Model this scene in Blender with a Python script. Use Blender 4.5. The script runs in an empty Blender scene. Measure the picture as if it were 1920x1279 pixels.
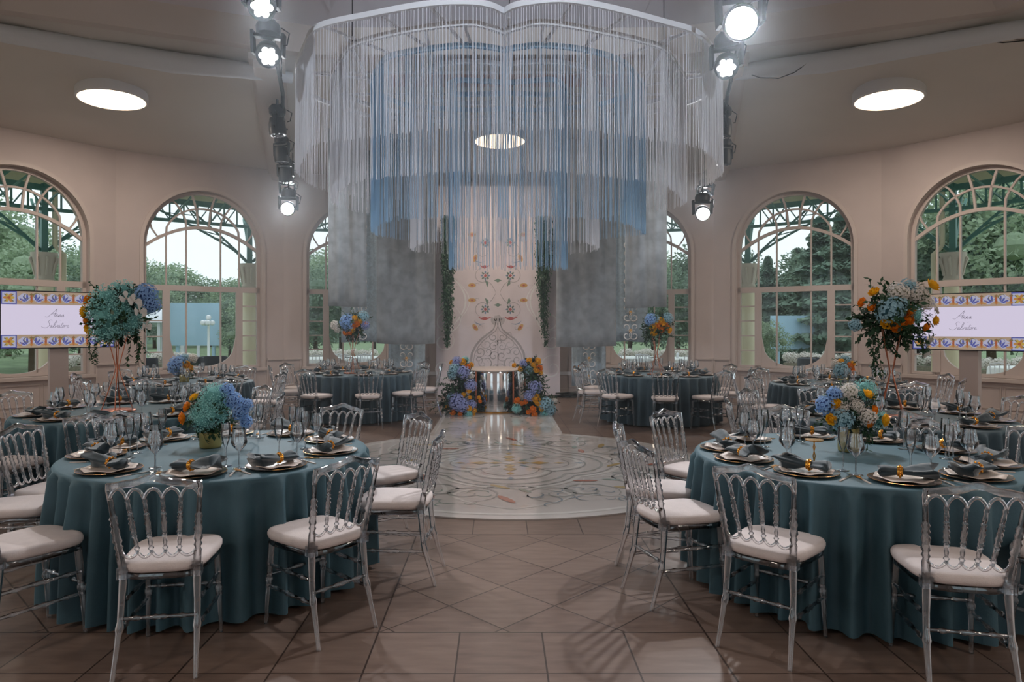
import bpy, math, random
from math import sin, cos, pi, radians, sqrt, atan2, tan
from mathutils import Vector, Matrix
SC = bpy.context.scene
COL = bpy.context.collection
rnd = random.Random(7)

# ------------------------------------------------------------------ helpers
def lin(c):
    return tuple(((v/255)/12.92 if v/255 <= .04045 else ((v/255+.055)/1.055)**2.4) for v in c)

class MB:
    def __init__(s): s.v=[]; s.f=[]; s.m=[]
    def add(s, vs, fs, m=0):
        b=len(s.v); s.v += [tuple(p) for p in vs]
        for f in fs: s.f.append(tuple(i+b for i in f)); s.m.append(m)
    def box(s, c, d, rz=0, m=0, M=None):
        x,y,z=d[0]/2,d[1]/2,d[2]/2
        R = M if M is not None else Matrix.Rotation(rz,3,'Z')
        vs=[Vector(c)+R@Vector((a*x,b*y,e*z)) for a in(-1,1) for b in(-1,1) for e in(-1,1)]
        s.add(vs,[(0,1,3,2),(4,6,7,5),(0,4,5,1),(2,3,7,6),(0,2,6,4),(1,5,7,3)],m)
    def lathe(s, prof, seg=16, c=(0,0,0), m=0, M=None, cap=True):
        vs=[];n=len(prof)
        for (r,z) in prof:
            for k in range(seg):
                a=2*pi*k/seg; p=Vector((r*cos(a),r*sin(a),z))
                if M is not None: p=M@p
                vs.append(p+Vector(c))
        fs=[(i*seg+k,i*seg+(k+1)%seg,(i+1)*seg+(k+1)%seg,(i+1)*seg+k) for i in range(n-1) for k in range(seg)]
        if cap:
            if prof[0][0]>1e-5: fs.append(tuple(range(seg-1,-1,-1)))
            if prof[-1][0]>1e-5: fs.append(tuple((n-1)*seg+k for k in range(seg)))
        s.add(vs,fs,m)
    def turned(s, A, B, prof, seg=8, m=0):
        A=Vector(A);B=Vector(B);d=B-A
        q=d.to_track_quat('Z','Y').to_matrix()
        s.lathe([(r,t*d.length) for t,r in prof],seg,A,m,q)
    def tube(s, pts, r, seg=6, m=0, closed=False):
        pts=[Vector(p) for p in pts];n=len(pts)
        vs=[];up=None
        for i,p in enumerate(pts):
            if closed: t=pts[(i+1)%n]-pts[i-1]
            else: t=pts[min(i+1,n-1)]-pts[max(i-1,0)]
            t=t.normalized() if t.length>1e-9 else Vector((0,0,1))
            if up is None: up=Vector((0,0,1)) if abs(t.z)<.9 else Vector((1,0,0))
            a=t.cross(up); a=a.normalized() if a.length>1e-6 else Vector((1,0,0))
            b=a.cross(t).normalized(); up=b
            rr=r[i] if isinstance(r,(list,tuple)) else r
            for k in range(seg):
                an=2*pi*k/seg; vs.append(p+a*(rr*cos(an))+b*(rr*sin(an)))
        R=n if closed else n-1
        fs=[(i*seg+k,i*seg+(k+1)%seg,((i+1)%n)*seg+(k+1)%seg,((i+1)%n)*seg+k) for i in range(R) for k in range(seg)]
        if not closed:
            fs.append(tuple(range(seg-1,-1,-1))); fs.append(tuple((n-1)*seg+k for k in range(seg)))
        s.add(vs,fs,m)
    def bar(s, A, B, w, h=None, m=0):
        h=h or w; A=Vector(A);B=Vector(B);d=B-A
        if d.length<1e-6: return
        t=d.normalized(); up=Vector((0,0,1)) if abs(t.z)<.95 else Vector((0,1,0))
        a=t.cross(up).normalized(); b=a.cross(t).normalized()
        vs=[p+a*(x*w/2)+b*(y*h/2) for p in(A,B) for x,y in((-1,-1),(1,-1),(1,1),(-1,1))]
        s.add(vs,[(3,2,1,0),(4,5,6,7),(0,1,5,4),(1,2,6,5),(2,3,7,6),(3,0,4,7)],m)
    def ribbon(s, pts, w, d, F, m=0, closed=False, n0=0.0):
        # flat strip following 2D pts, width w in the plane, depth d; F maps (u,z,n)->xyz
        n=len(pts); vs=[]
        for i,(u,z) in enumerate(pts):
            if closed: a=pts[(i+1)%n]; b=pts[i-1]
            else: a=pts[min(i+1,n-1)]; b=pts[max(i-1,0)]
            tx,tz=a[0]-b[0],a[1]-b[1]; l=sqrt(tx*tx+tz*tz) or 1
            nx,nz=-tz/l,tx/l
            ww=w[i] if isinstance(w,(list,tuple)) else w
            for sg,dd in((-1,0),(1,0),(1,d),(-1,d)):
                vs.append(F(u+nx*ww/2*sg,z+nz*ww/2*sg,n0+dd))
        R=n if closed else n-1
        fs=[(i*4+k,i*4+(k+1)%4,((i+1)%n)*4+(k+1)%4,((i+1)%n)*4+k) for i in range(R) for k in range(4)]
        if not closed: fs+= [(3,2,1,0),((n-1)*4,(n-1)*4+1,(n-1)*4+2,(n-1)*4+3)]
        s.add(vs,fs,m)
    def stroke(s, pts, w, F, m=0, closed=False):
        # painted flat stroke, width w (tapers at both ends), one face thick
        n=len(pts); vs=[]
        for i,(u,z) in enumerate(pts):
            a=pts[(i+1)%n] if closed else pts[min(i+1,n-1)]; b=pts[i-1] if closed else pts[max(i-1,0)]
            tx,tz=a[0]-b[0],a[1]-b[1]; l=sqrt(tx*tx+tz*tz) or 1
            t=i/(n-1); ww=w if closed else w*(.25+.75*sin(pi*t))
            for sg in(-1,1): vs.append(F(u-tz/l*ww/2*sg,z+tx/l*ww/2*sg))
        R=n if closed else n-1
        s.add(vs,[(2*i,2*i+1,2*((i+1)%n)+1,2*((i+1)%n)) for i in range(R)],m)
    def blob(s, u, z, a, b, F, m=0, rot=0, seg=12, lobes=0, amp=0.):
        vs=[F(u,z)]
        for k in range(seg):
            t=2*pi*k/seg; r=1+amp*cos(lobes*t)
            x,y=a*r*cos(t),b*r*sin(t)
            vs.append(F(u+x*cos(rot)-y*sin(rot),z+x*sin(rot)+y*cos(rot)))
        s.add(vs,[(0,1+k,1+(k+1)%seg) for k in range(seg)],m)
    def poly(s, pts, F, m=0):
        s.add([F(*p) for p in pts],[tuple(range(len(pts)))],m)
    def prism(s, pts, z0, z1, m=0):
        n=len(pts)
        s.add([(x,y,z0) for x,y in pts]+[(x,y,z1) for x,y in pts],
              [tuple(range(n-1,-1,-1)),tuple(range(n,2*n))]+[(i,(i+1)%n,n+(i+1)%n,n+i) for i in range(n)],m)
    def mesh(s, name, mats, smooth=40):
        me=bpy.data.meshes.new(name); me.from_pydata(s.v,[],s.f)
        for m in (mats if isinstance(mats,(list,tuple)) else [mats]): me.materials.append(m)
        me.polygons.foreach_set('material_index',s.m)
        if smooth:
            me.polygons.foreach_set('use_smooth',[True]*len(s.f)); 
            if smooth<180: me.set_sharp_from_angle(angle=radians(smooth))
        me.update(); return me
    def build(s, name, mats, parent=None, loc=(0,0,0), rz=0, smooth=40):
        o=bpy.data.objects.new(name, s.mesh(name,mats,smooth)); COL.objects.link(o)
        o.location=loc; o.rotation_euler=(0,0,rz)
        if parent is not None: o.parent=parent
        return o

def tag(o,label=None,cat=None,group=None,kind=None):
    if label: o['label']=label
    if cat: o['category']=cat
    if group: o['group']=group
    if kind: o['kind']=kind
    return o
def empty(name,loc=(0,0,0),rz=0,label=None,cat=None,group=None,kind=None):
    o=bpy.data.objects.new(name,None); COL.objects.link(o); o.location=loc; o.rotation_euler=(0,0,rz); o.empty_display_size=.1
    return tag(o,label,cat,group,kind)
def place(name,me,parent=None,loc=(0,0,0),rot=(0,0,0),sc=1):
    o=bpy.data.objects.new(name,me); COL.objects.link(o); o.location=loc; o.rotation_euler=rot
    if sc!=1: o.scale=(sc,sc,sc) if not isinstance(sc,tuple) else sc
    if parent is not None: o.parent=parent
    return o
def copy_tree(src,parent=None):
    c=src.copy(); COL.objects.link(c); c.parent=parent
    for ch in src.children: copy_tree(ch,c)
    return c

# ------------------------------------------------------------------ materials
MATS={}
def mat(name,col,rough=.5,metal=0,noise=0,nscale=8,emit=None,es=1,sheen=0,trans=0,ior=1.45,bump=0,bscale=50,spec=.5,coat=0,transl=0,ndetail=4):
    m=bpy.data.materials.new(name); m.use_nodes=True; nt=m.node_tree; b=nt.nodes['Principled BSDF']
    c=lin(col); b.inputs['Base Color'].default_value=(*c,1)
    b.inputs['Roughness'].default_value=rough; b.inputs['Metallic'].default_value=metal
    b.inputs['Specular IOR Level'].default_value=spec
    b.inputs['IOR'].default_value=ior; b.inputs['Transmission Weight'].default_value=trans
    b.inputs['Sheen Weight'].default_value=sheen; b.inputs['Coat Weight'].default_value=coat
    if emit: b.inputs['Emission Color'].default_value=(*lin(emit),1); b.inputs['Emission Strength'].default_value=es
    tc=None
    if noise or bump:
        tc=nt.nodes.new('ShaderNodeTexCoord')
    if noise:
        n=nt.nodes.new('ShaderNodeTexNoise'); n.inputs['Scale'].default_value=nscale; n.inputs['Detail'].default_value=ndetail
        r=nt.nodes.new('ShaderNodeValToRGB')
        r.color_ramp.elements[0].position=.3; r.color_ramp.elements[1].position=.7
        r.color_ramp.elements[0].color=(*[v*(1-noise) for v in c],1)
        r.color_ramp.elements[1].color=(*[min(1,v*(1+noise)) for v in c],1)
        nt.links.new(tc.outputs['Object'],n.inputs['Vector']); nt.links.new(n.outputs['Fac'],r.inputs['Fac']); nt.links.new(r.outputs['Color'],b.inputs['Base Color'])
    if bump:
        n2=nt.nodes.new('ShaderNodeTexNoise'); n2.inputs['Scale'].default_value=bscale
        bp=nt.nodes.new('ShaderNodeBump'); bp.inputs['Strength'].default_value=bump; bp.inputs['Distance'].default_value=.01
        nt.links.new(tc.outputs['Object'],n2.inputs['Vector']); nt.links.new(n2.outputs['Fac'],bp.inputs['Height']); nt.links.new(bp.outputs['Normal'],b.inputs['Normal'])
    if transl:
        t=nt.nodes.new('ShaderNodeBsdfTranslucent'); t.inputs['Color'].default_value=(*c,1)
        mx=nt.nodes.new('ShaderNodeMixShader'); mx.inputs[0].default_value=transl
        out=nt.nodes['Material Output']
        nt.links.new(b.outputs[0],mx.inputs[1]); nt.links.new(t.outputs[0],mx.inputs[2]); nt.links.new(mx.outputs[0],out.inputs[0])
    MATS[name]=m; return m

def glassy(name, tint=(1,1,1), ior=1.5, rough=.02, boost=1.0, base=0.0):
    """thin clear sheet: see-through with fresnel reflection"""
    m=bpy.data.materials.new(name); m.use_nodes=True; nt=m.node_tree; nt.nodes.remove(nt.nodes['Principled BSDF'])
    out=nt.nodes['Material Output']
    t=nt.nodes.new('ShaderNodeBsdfTransparent'); t.inputs['Color'].default_value=(*tint,1)
    g=nt.nodes.new('ShaderNodeBsdfGlossy'); g.inputs['Roughness'].default_value=rough; g.inputs['Color'].default_value=(.95,.97,1,1)
    f=nt.nodes.new('ShaderNodeFresnel'); f.inputs['IOR'].default_value=ior
    mm=nt.nodes.new('ShaderNodeMath'); mm.operation='MULTIPLY_ADD'; mm.inputs[1].default_value=boost; mm.inputs[2].default_value=base; mm.use_clamp=True
    mx=nt.nodes.new('ShaderNodeMixShader')
    nt.links.new(f.outputs[0],mm.inputs[0]); nt.links.new(mm.outputs[0],mx.inputs[0]); nt.links.new(t.outputs[0],mx.inputs[1]); nt.links.new(g.outputs[0],mx.inputs[2]); nt.links.new(mx.outputs[0],out.inputs[0])
    return m

def gauze(name,col,opacity,nscale=30,var=.15,ornament=False):
    m=bpy.data.materials.new(name); m.use_nodes=True; nt=m.node_tree; nt.nodes.remove(nt.nodes['Principled BSDF'])
    out=nt.nodes['Material Output']; L=nt.links.new
    d=nt.nodes.new('ShaderNodeBsdfDiffuse'); tl=nt.nodes.new('ShaderNodeBsdfTranslucent'); t=nt.nodes.new('ShaderNodeBsdfTransparent')
    c=lin(col)
    tc=nt.nodes.new('ShaderNodeTexCoord'); n=nt.nodes.new('ShaderNodeTexNoise'); n.inputs['Scale'].default_value=nscale; n.inputs['Detail'].default_value=6; n.inputs['Distortion'].default_value=2 if ornament else 0.3
    r=nt.nodes.new('ShaderNodeValToRGB'); r.color_ramp.elements[0].position=.35; r.color_ramp.elements[1].position=.65
    r.color_ramp.elements[0].color=(*[v*(1-var) for v in c],1); r.color_ramp.elements[1].color=(*[min(1,v*(1+var)) for v in c],1)
    L(tc.outputs['Object'],n.inputs['Vector']); L(n.outputs['Fac'],r.inputs['Fac']); L(r.outputs['Color'],d.inputs['Color']); L(r.outputs['Color'],tl.inputs['Color'])
    a=nt.nodes.new('ShaderNodeMixShader'); a.inputs[0].default_value=.4; L(d.outputs[0],a.inputs[1]); L(tl.outputs[0],a.inputs[2])
    b=nt.nodes.new('ShaderNodeMixShader'); b.inputs[0].default_value=opacity; L(t.outputs[0],b.inputs[1]); L(a.outputs[0],b.inputs[2]); L(b.outputs[0],out.inputs[0])
    return m

M_wall=mat('wall plaster',(198,184,180),.85,noise=.03,nscale=3)
M_trimw=mat('window paint',(202,188,182),.5)
M_ceil=mat('ceiling plaster',(222,217,212),.9,noise=.02,nscale=1.5)
M_ceil2=mat('upper ceiling plaster',(218,214,220),.9)
M_beam=mat('beam plaster',(212,203,198),.85)
M_duct=mat('duct cloth',(224,228,234),.7)
M_pane=glassy('window glass',(.93,.97,.95),1.45,.0,.8,0)
M_crystal=glassy('clear glassware',(.965,.98,.99),1.5,.01,2.5,.06)
M_plastic=glassy('clear polycarbonate',(.985,.99,1),1.5,.015,1.7,.05)
nt=M_plastic.node_tree; _t=[n for n in nt.nodes if n.type=='BSDF_TRANSPARENT'][0]; _m=[n for n in nt.nodes if n.type=='MIX_SHADER'][0]
_r=nt.nodes.new('ShaderNodeBsdfRefraction'); _r.inputs['IOR'].default_value=1.42; _r.inputs['Roughness'].default_value=.0; _r.inputs['Color'].default_value=(.99,.99,1,1)
_x=nt.nodes.new('ShaderNodeMixShader'); _x.inputs[0].default_value=.42; nt.links.new(_t.outputs[0],_x.inputs[1]); nt.links.new(_r.outputs[0],_x.inputs[2]); nt.links.new(_x.outputs[0],_m.inputs[1])
M_cush=mat('cushion fabric',(222,210,208),.85,bump=.15,bscale=160,noise=.04,nscale=20)
M_velvet=mat('teal velvet',(67,97,109),.6,sheen=.15,noise=.12,nscale=5,bump=.1,bscale=120)
bn=M_velvet.node_tree.nodes['Principled BSDF']; bn.inputs['Sheen Roughness'].default_value=.28; bn.inputs['Sheen Tint'].default_value=(.6,.85,.9,1)
M_velvetg=mat('grey teal velvet',(64,84,95),.6,sheen=.15,noise=.12,nscale=5)
M_velvetg.node_tree.nodes['Principled BSDF'].inputs['Sheen Tint'].default_value=(.7,.85,.88,1)
M_napkin=mat('napkin cloth',(38,56,66),.7,sheen=.5,noise=.2,nscale=30)
M_gold=mat('gold metal',(225,160,70),.22,1)
M_copper=mat('copper wire',(196,120,92),.3,1)
M_vase=mat('brushed gold',(188,170,112),.35,1)
M_plate=mat('ivory china',(212,196,186),.3,coat=.3)
M_charger=mat('smoked glass charger',(96,90,88),.18,.6)
M_steel=mat('steel cutlery',(215,210,205),.2,1)
M_white=mat('white paint',(235,235,240),.6)
M_string=mat('white string',(244,244,248),.8,transl=.4)
M_bstring=mat('blue string',(188,218,240),.8,transl=.4)
M_black=mat('black fixture',(10,10,12),.45)
M_dgrey=mat('dark grey plastic',(55,55,60),.5)
M_lens=mat('lit lens',(255,255,255),.2,emit=(250,252,255),es=25)
M_lensdark=mat('dark lens',(60,64,74),.05,coat=1)
M_lamp=mat('lamp diffuser',(255,240,220),.5,emit=(255,226,190),es=4)
M_mirror=mat('mirror foil',(225,225,228),.06,1,bump=.12,bscale=2.2)
M_board=mat('backdrop board',(224,212,216),.75,noise=.05,nscale=1.8)
M_inkgrey=mat('grey print',(176,168,170),.8)
M_inkgrey2=mat('light grey print',(196,188,190),.8)
M_inkwhite=mat('white print',(236,232,232),.8)
M_inkred=mat('red print',(190,100,98),.8)
M_inkgold=mat('ochre print',(212,166,104),.8)
M_inkgreen=mat('green print',(126,146,134),.8)
M_inkblue=mat('blue print',(140,160,186),.8)
# glossy versions on the dance floor
def gl(n,c): return mat(n,c,.09,coat=.5)
M_dfloor=mat('dance floor vinyl',(216,210,208),.10,coat=.4,noise=.03,nscale=2)
M_dw=gl('floor white print',(236,233,230)); M_dg=gl('floor grey print',(178,178,176)); M_db=gl('floor blue print',(160,176,188)); M_dgr=gl('floor green print',(164,180,172))
M_dr=gl('floor red print',(196,124,102)); M_dy=gl('floor ochre print',(204,178,120)); M_dlg=gl('floor pale grey print',(186,187,182))
M_leaf=mat('dark leaf',(46,78,52),.5,noise=.3,nscale=12,transl=.2)
M_leaf2=mat('ivy leaf',(52,92,62),.5,noise=.3,nscale=12,transl=.2)
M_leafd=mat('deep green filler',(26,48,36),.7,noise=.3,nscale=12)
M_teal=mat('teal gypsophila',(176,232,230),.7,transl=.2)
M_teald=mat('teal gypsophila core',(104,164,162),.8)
M_blue=mat('blue hydrangea',(146,184,232),.7,transl=.25,noise=.15,nscale=40)
M_lblue=mat('pale blue hydrangea',(160,198,212),.7,transl=.25,noise=.15,nscale=40)
M_lav=mat('lavender hydrangea',(158,166,214),.7,transl=.25,noise=.15,nscale=40)
M_yel=mat('yellow petals',(250,190,36),.6,transl=.25)
M_or=mat('orange petals',(246,146,30),.6,transl=.25)
M_wht=mat('white petals',(240,232,226),.6,transl=.25)
M_grass=mat('lawn',(122,140,104),.9,noise=.25,nscale=1.5)
M_pave=mat('terrace stone',(170,165,155),.8,noise=.08,nscale=2)
M_green=mat('green steel',(84,132,122),.5)
M_cream=mat('cream column paint',(226,218,186),.6)
M_bark=mat('bark',(80,66,52),.9)
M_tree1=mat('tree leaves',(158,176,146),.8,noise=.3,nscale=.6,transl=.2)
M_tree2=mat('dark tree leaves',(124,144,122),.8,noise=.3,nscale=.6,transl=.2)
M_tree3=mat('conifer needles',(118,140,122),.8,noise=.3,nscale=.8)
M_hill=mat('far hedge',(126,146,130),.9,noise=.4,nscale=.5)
M_wicker=mat('wicker',(150,140,124),.8,noise=.2,nscale=30)
M_sofa=mat('dark armchair weave',(70,72,78),.8)
M_bluep=mat('pale blue stand-in panel',(176,206,230),.6,noise=.08,nscale=.6)  # colour of the imitated reflection in the window glass
M_tblcloth=mat('white outdoor cloth',(235,235,232),.8)
M_post=mat('post wrap',(198,182,176),.6)
M_bezel=mat('screen bezel',(30,28,34),.4)
def scr(n,c,s=.42): return mat(n,(20,20,20),.4,emit=c,es=s)
M_sw=scr('screen white',(236,226,250),.62); M_sb=scr('screen beige',(214,186,160),.42); M_sbl=scr('screen blue',(106,112,196),.42); M_so=scr('screen orange',(220,156,84),.45)
M_sy=scr('screen yellow',(224,190,90),.45); M_sg=scr('screen green',(150,140,96),.4); M_sr=scr('screen red',(196,110,72),.45); M_st=scr('screen text',(150,140,165),.25); M_slb=scr('screen pale blue',(204,204,232),.5)
M_gauze=gauze('grey gauze',(186,190,194),.86,5,.16)
M_pat=gauze('patterned pale blue cloth',(196,210,220),.96,9,.12,True)
M_cable=mat('black cable',(22,22,24),.6)
M_red=mat('rose tint strip',(214,186,180),.7)

def floor_material():
    m=bpy.data.materials.new('brown floor tile'); m.use_nodes=True; nt=m.node_tree; b=nt.nodes['Principled BSDF']; L=nt.links.new
    N=nt.nodes.new
    def math_(op,a,b_=None,c=None):
        n=N('ShaderNodeMath'); n.operation=op
        for i,v in enumerate((a,b_,c)):
            if v is None: continue
            if isinstance(v,(int,float)): n.inputs[i].default_value=v
            else: L(v,n.inputs[i])
        return n.outputs[0]
    tc=N('ShaderNodeTexCoord'); sp=N('ShaderNodeSeparateXYZ'); L(tc.outputs['Object'],sp.inputs[0])
    x=math_('MULTIPLY_ADD',sp.outputs[0],1/.41,.604/.41+60); y=math_('MULTIPLY_ADD',sp.outputs[1],1/.41,-3.48/.41+60)
    inp=math_('MULTIPLY',math_('LESS_THAN',math_('MODULO',x,6),4),math_('LESS_THAN',math_('MODULO',y,6),4))
    u=math_('MULTIPLY',math_('ADD',x,y),.70711); v=math_('MULTIPLY_ADD',math_('SUBTRACT',x,y),.70711,100)
    def mixv(a,b_): return math_('ADD',math_('MULTIPLY',a,math_('SUBTRACT',1,inp)),math_('MULTIPLY',b_,inp))
    U=mixv(x,u); V=mixv(y,v)
    def edge(w): 
        f=math_('FRACT',w); return math_('LESS_THAN',math_('ABSOLUTE',math_('SUBTRACT',f,.5)),.490)
    fx=math_('MODULO',x,6); fy=math_('MODULO',y,6)
    def near(a,k): return math_('GREATER_THAN',math_('ABSOLUTE',math_('SUBTRACT',a,k)),.012)
    tile=math_('MULTIPLY',edge(U),edge(V))
    for a,k in((fx,0.0),(fx,4.0),(fy,0.0),(fy,4.0)): tile=math_('MULTIPLY',tile,near(a,k))
    cb=N('ShaderNodeCombineXYZ'); L(math_('FLOOR',U),cb.inputs[0]); L(math_('FLOOR',V),cb.inputs[1]); L(inp,cb.inputs[2])
    wn=N('ShaderNodeTexWhiteNoise'); L(cb.outputs[0],wn.inputs['Vector'])
    mp=N('ShaderNodeMapping'); mp.inputs['Scale'].default_value=(3,14,1); L(tc.outputs['Object'],mp.inputs[0])
    no=N('ShaderNodeTexNoise'); no.inputs['Scale'].default_value=1.6; no.inputs['Detail'].default_value=6; L(mp.outputs[0],no.inputs['Vector'])
    val=math_('ADD',math_('MULTIPLY',wn.outputs[0],.16),math_('MULTIPLY',no.outputs['Fac'],.7))
    r=N('ShaderNodeValToRGB'); r.color_ramp.elements[0].position=.2; r.color_ramp.elements[1].position=.75
    r.color_ramp.elements[0].color=(*lin((104,85,76)),1); r.color_ramp.elements[1].color=(*lin((140,119,108)),1); L(val,r.inputs[0])
    mx=N('ShaderNodeMix'); mx.data_type='RGBA'; L(tile,mx.inputs[0]); mx.inputs[6].default_value=(*lin((62,48,42)),1); L(r.outputs[0],mx.inputs[7])
    L(mx.outputs[2],b.inputs['Base Color']); b.inputs['Roughness'].default_value=.33; b.inputs['Specular IOR Level'].default_value=.45
    bp=N('ShaderNodeBump'); bp.inputs['Strength'].default_value=.25; bp.inputs['Distance'].default_value=.004; L(tile,bp.inputs['Height']); L(bp.outputs[0],b.inputs['Normal'])
    return m
M_floor=floor_material()

# ------------------------------------------------------------------ frame of the place
F_PX=1300.; CX=935.; HZ=611.; EYE=1.54
def P(px,py,Y): return Vector(((px-CX)/F_PX*Y, Y, EYE-(py-HZ)/F_PX*Y))
RW=10.06; YC=5.84; CORN=4.85; NF=20
def facet(k):
    a=radians(18*k); c=Vector((RW*sin(a),YC+RW*cos(a),0)); u=Vector((cos(a),-sin(a),0)); n=Vector((-sin(a),-cos(a),0))
    return c,u,n
HW=RW*tan(radians(9))
WA=1.12; Z0=.66; ZS=3.13; GZ0=.72; ZT0,ZT1=2.235,2.345   # opening half width, sill, spring
def FF(k):
    c,u,n=facet(k)
    return lambda a,z,d=0.: c+u*a+n*d+Vector((0,0,z))

def arch_z(u,A=WA,s=ZS): return s+sqrt(max(0,A*A-u*u))
def build_wall(name,ks,winks):
    mb=MB()
    for k in ks:
        F=FF(k)
        if k in winks:
            us=[-WA*cos(pi*i/28) for i in range(29)]
            for sgn in(-1,1):
                a,b=(-HW,-WA) if sgn<0 else (WA,HW)
                mb.add([F(a,0),F(b,0),F(b,CORN),F(a,CORN)],[(0,1,2,3)])
            for a,b in zip(us,us[1:]):
                mb.add([F(a,0),F(b,0),F(b,Z0),F(a,Z0)],[(0,1,2,3)])
                mb.add([F(a,arch_z(a)),F(b,arch_z(b)),F(b,CORN),F(a,CORN)],[(0,1,2,3)])
            out=[(-WA,Z0)]+[(u,arch_z(u)) for u in us]+[(WA,Z0)]
            for (a,z),(b,y) in zip(out,out[1:]+out[:1]):
                mb.add([F(a,z,0),F(b,y,0),F(b,y,-.32),F(a,z,-.32)],[(0,1,2,3)])
        else:
            mb.add([F(-HW,0),F(HW,0),F(HW,CORN),F(-HW,CORN)],[(0,1,2,3)])
    return tag(mb.build(name,M_wall,smooth=0),kind='structure')
WINK=[-9,-8,-7,-6,-5,-4,-3,-2,-1,1,2,3,4,5,6,7,8,9]
build_wall('wall_back',[-1,0,1],WINK); build_wall('wall_left',[-6,-5,-4,-3,-2],WINK); build_wall('wall_right',[2,3,4,5,6],WINK)
build_wall('wall_front',[7,8,9,10,-7,-8,-9],[7,9,-7,-9])

def arc(cx,cz,rx,rz,a0,a1,n=16): return [(cx+rx*cos(radians(a0+(a1-a0)*i/n)),cz+rz*sin(radians(a0+(a1-a0)*i/n))) for i in range(n+1)]
def build_window(k,num,detail=True):
    F0=FF(k); F=lambda u,z,d=0: F0(u,z,d-.17)
    mb=MB(); fw=.07
    # outer frame following the opening
    out=[(-WA+.03,Z0+.03)]+[(-WA+.03,ZS)]+[((WA-.03)*-cos(pi*i/24),ZS+(WA-.03)*sin(pi*i/24)) for i in range(1,24)]+[(WA-.03,ZS),(WA-.03,Z0+.03)]
    mb.ribbon(out,fw,.09,F,closed=True,n0=-.03)
    mb.ribbon([(-WA,(ZT0+ZT1)/2),(WA,(ZT0+ZT1)/2)],ZT1-ZT0,.1,F,n0=-.04)
    if detail:
        v=lambda x,z0,z1,w=.028: mb.ribbon([(x,z0),(x,z1)],w,.05,F,n0=-.01)
        for x in(-.70,.70): mb.ribbon([(x,Z0),(x,ZT0)],.13,.08,F,n0=-.02)
        for x in(-.33,.33): v(x,Z0,ZT0)
        # side light bars
        for z in(1.02,1.33,1.64,1.95):
            mb.ribbon([(-WA,z),(-.7,z)],.025,.05,F,n0=-.01); mb.ribbon([(.7,z),(WA,z)],.025,.05,F,n0=-.01)
        # round-bottomed centre light
        R=.635; zb=GZ0+.0; zc=zb+R*.95
        us=[-R+2*R*i/20 for i in range(21)]
        lo=lambda u: zc-.95*R*(max(0,1-(abs(u)/R)**2.4))**(1/2.4)
        for a,b in zip(us,us[1:]):
            if 1:
                q=[(a,Z0),(b,Z0),(b,lo(b)),(a,lo(a))]
                mb.add([F(x,z,.04) for x,z in q]+[F(x,z,-.01) for x,z in q],[(0,1,2,3),(7,6,5,4),(3,2,6,7)])
        # upper lights: uprights to the sprung arch
        az=lambda u: 3.53-.46*(abs(u)/WA)**2.0
        inner=[(-WA+2*WA*i/24, az(-WA+2*WA*i/24)) for i in range(25)]
        mb.ribbon(inner,.06,.07,F,n0=-.02)
        for x in(-.70,.70): v(x,ZT1,az(x)+.0)
        for x in(-.33,.33):
            v(x,ZT1,az(x))
        # narrower horseshoe arch
        hs=[(-.70,az(.70)-.02)]+arc(0,3.25,.74,.66,158,22,18)+[(.70,az(.70)-.02)]
        mb.ribbon(hs,.035,.05,F,n0=-.01)
        # crossing curves and two radial bars
        for s in(-1,1):
            mb.ribbon([(s*.33,az(.33)),(s*.34,3.66),(s*.40,3.80),(s*.50,3.95),(s*.62,4.06)],.03,.05,F,n0=-.01)
            mb.ribbon([(s*.10,az(.1)),(s*.13,3.85),(s*.18,4.05),(s*.24,4.24)],.035,.05,F,n0=-.01)
            mb.ribbon([(s*.70,az(.7)),(s*.86,3.30),(s*.96,3.45),(s*1.0,3.6)],.028,.05,F,n0=-.01)
    else:
        for x in(-.37,.37): mb.ribbon([(x,Z0),(x,arch_z(x)-.03)],.05,.06,F,n0=-.01)
    w=mb.build('window_%d'%num,M_trimw); tag(w,kind='structure')
    # moulding around the opening on the room face
    tb=MB(); G=lambda u,z,d=0: F0(u,z,d)
    out=[(-WA-.04,Z0-.05)]+[((WA+.04)*-cos(pi*i/28),ZS+(WA+.04)*sin(pi*i/28)) for i in range(29)]+[(WA+.04,Z0-.05)]
    tb.ribbon(out,.07,.03,G,n0=.001); tb.ribbon([(-WA-.1,Z0-.03),(WA+.1,Z0-.03)],.06,.06,G,n0=.001)
    o=tb.build('window_casing',M_trimw); o.parent=w
    # pane
    pb=MB(); us=[-WA*cos(pi*i/20) for i in range(21)]
    for a,b in zip(us,us[1:]): pb.add([F(a,Z0,0),F(b,Z0,0),F(b,arch_z(b),0),F(a,arch_z(a),0)],[(0,1,2,3)])
    p=pb.build('window_pane',M_pane,smooth=0); p.parent=w
num=1
for k in(-3,-2,-1,1,2,3): build_window(k,num); num+=1
for k in(-6,-5,-4,4,5,6,7,9,-7,-9): build_window(k,num,False); num+=1

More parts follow.
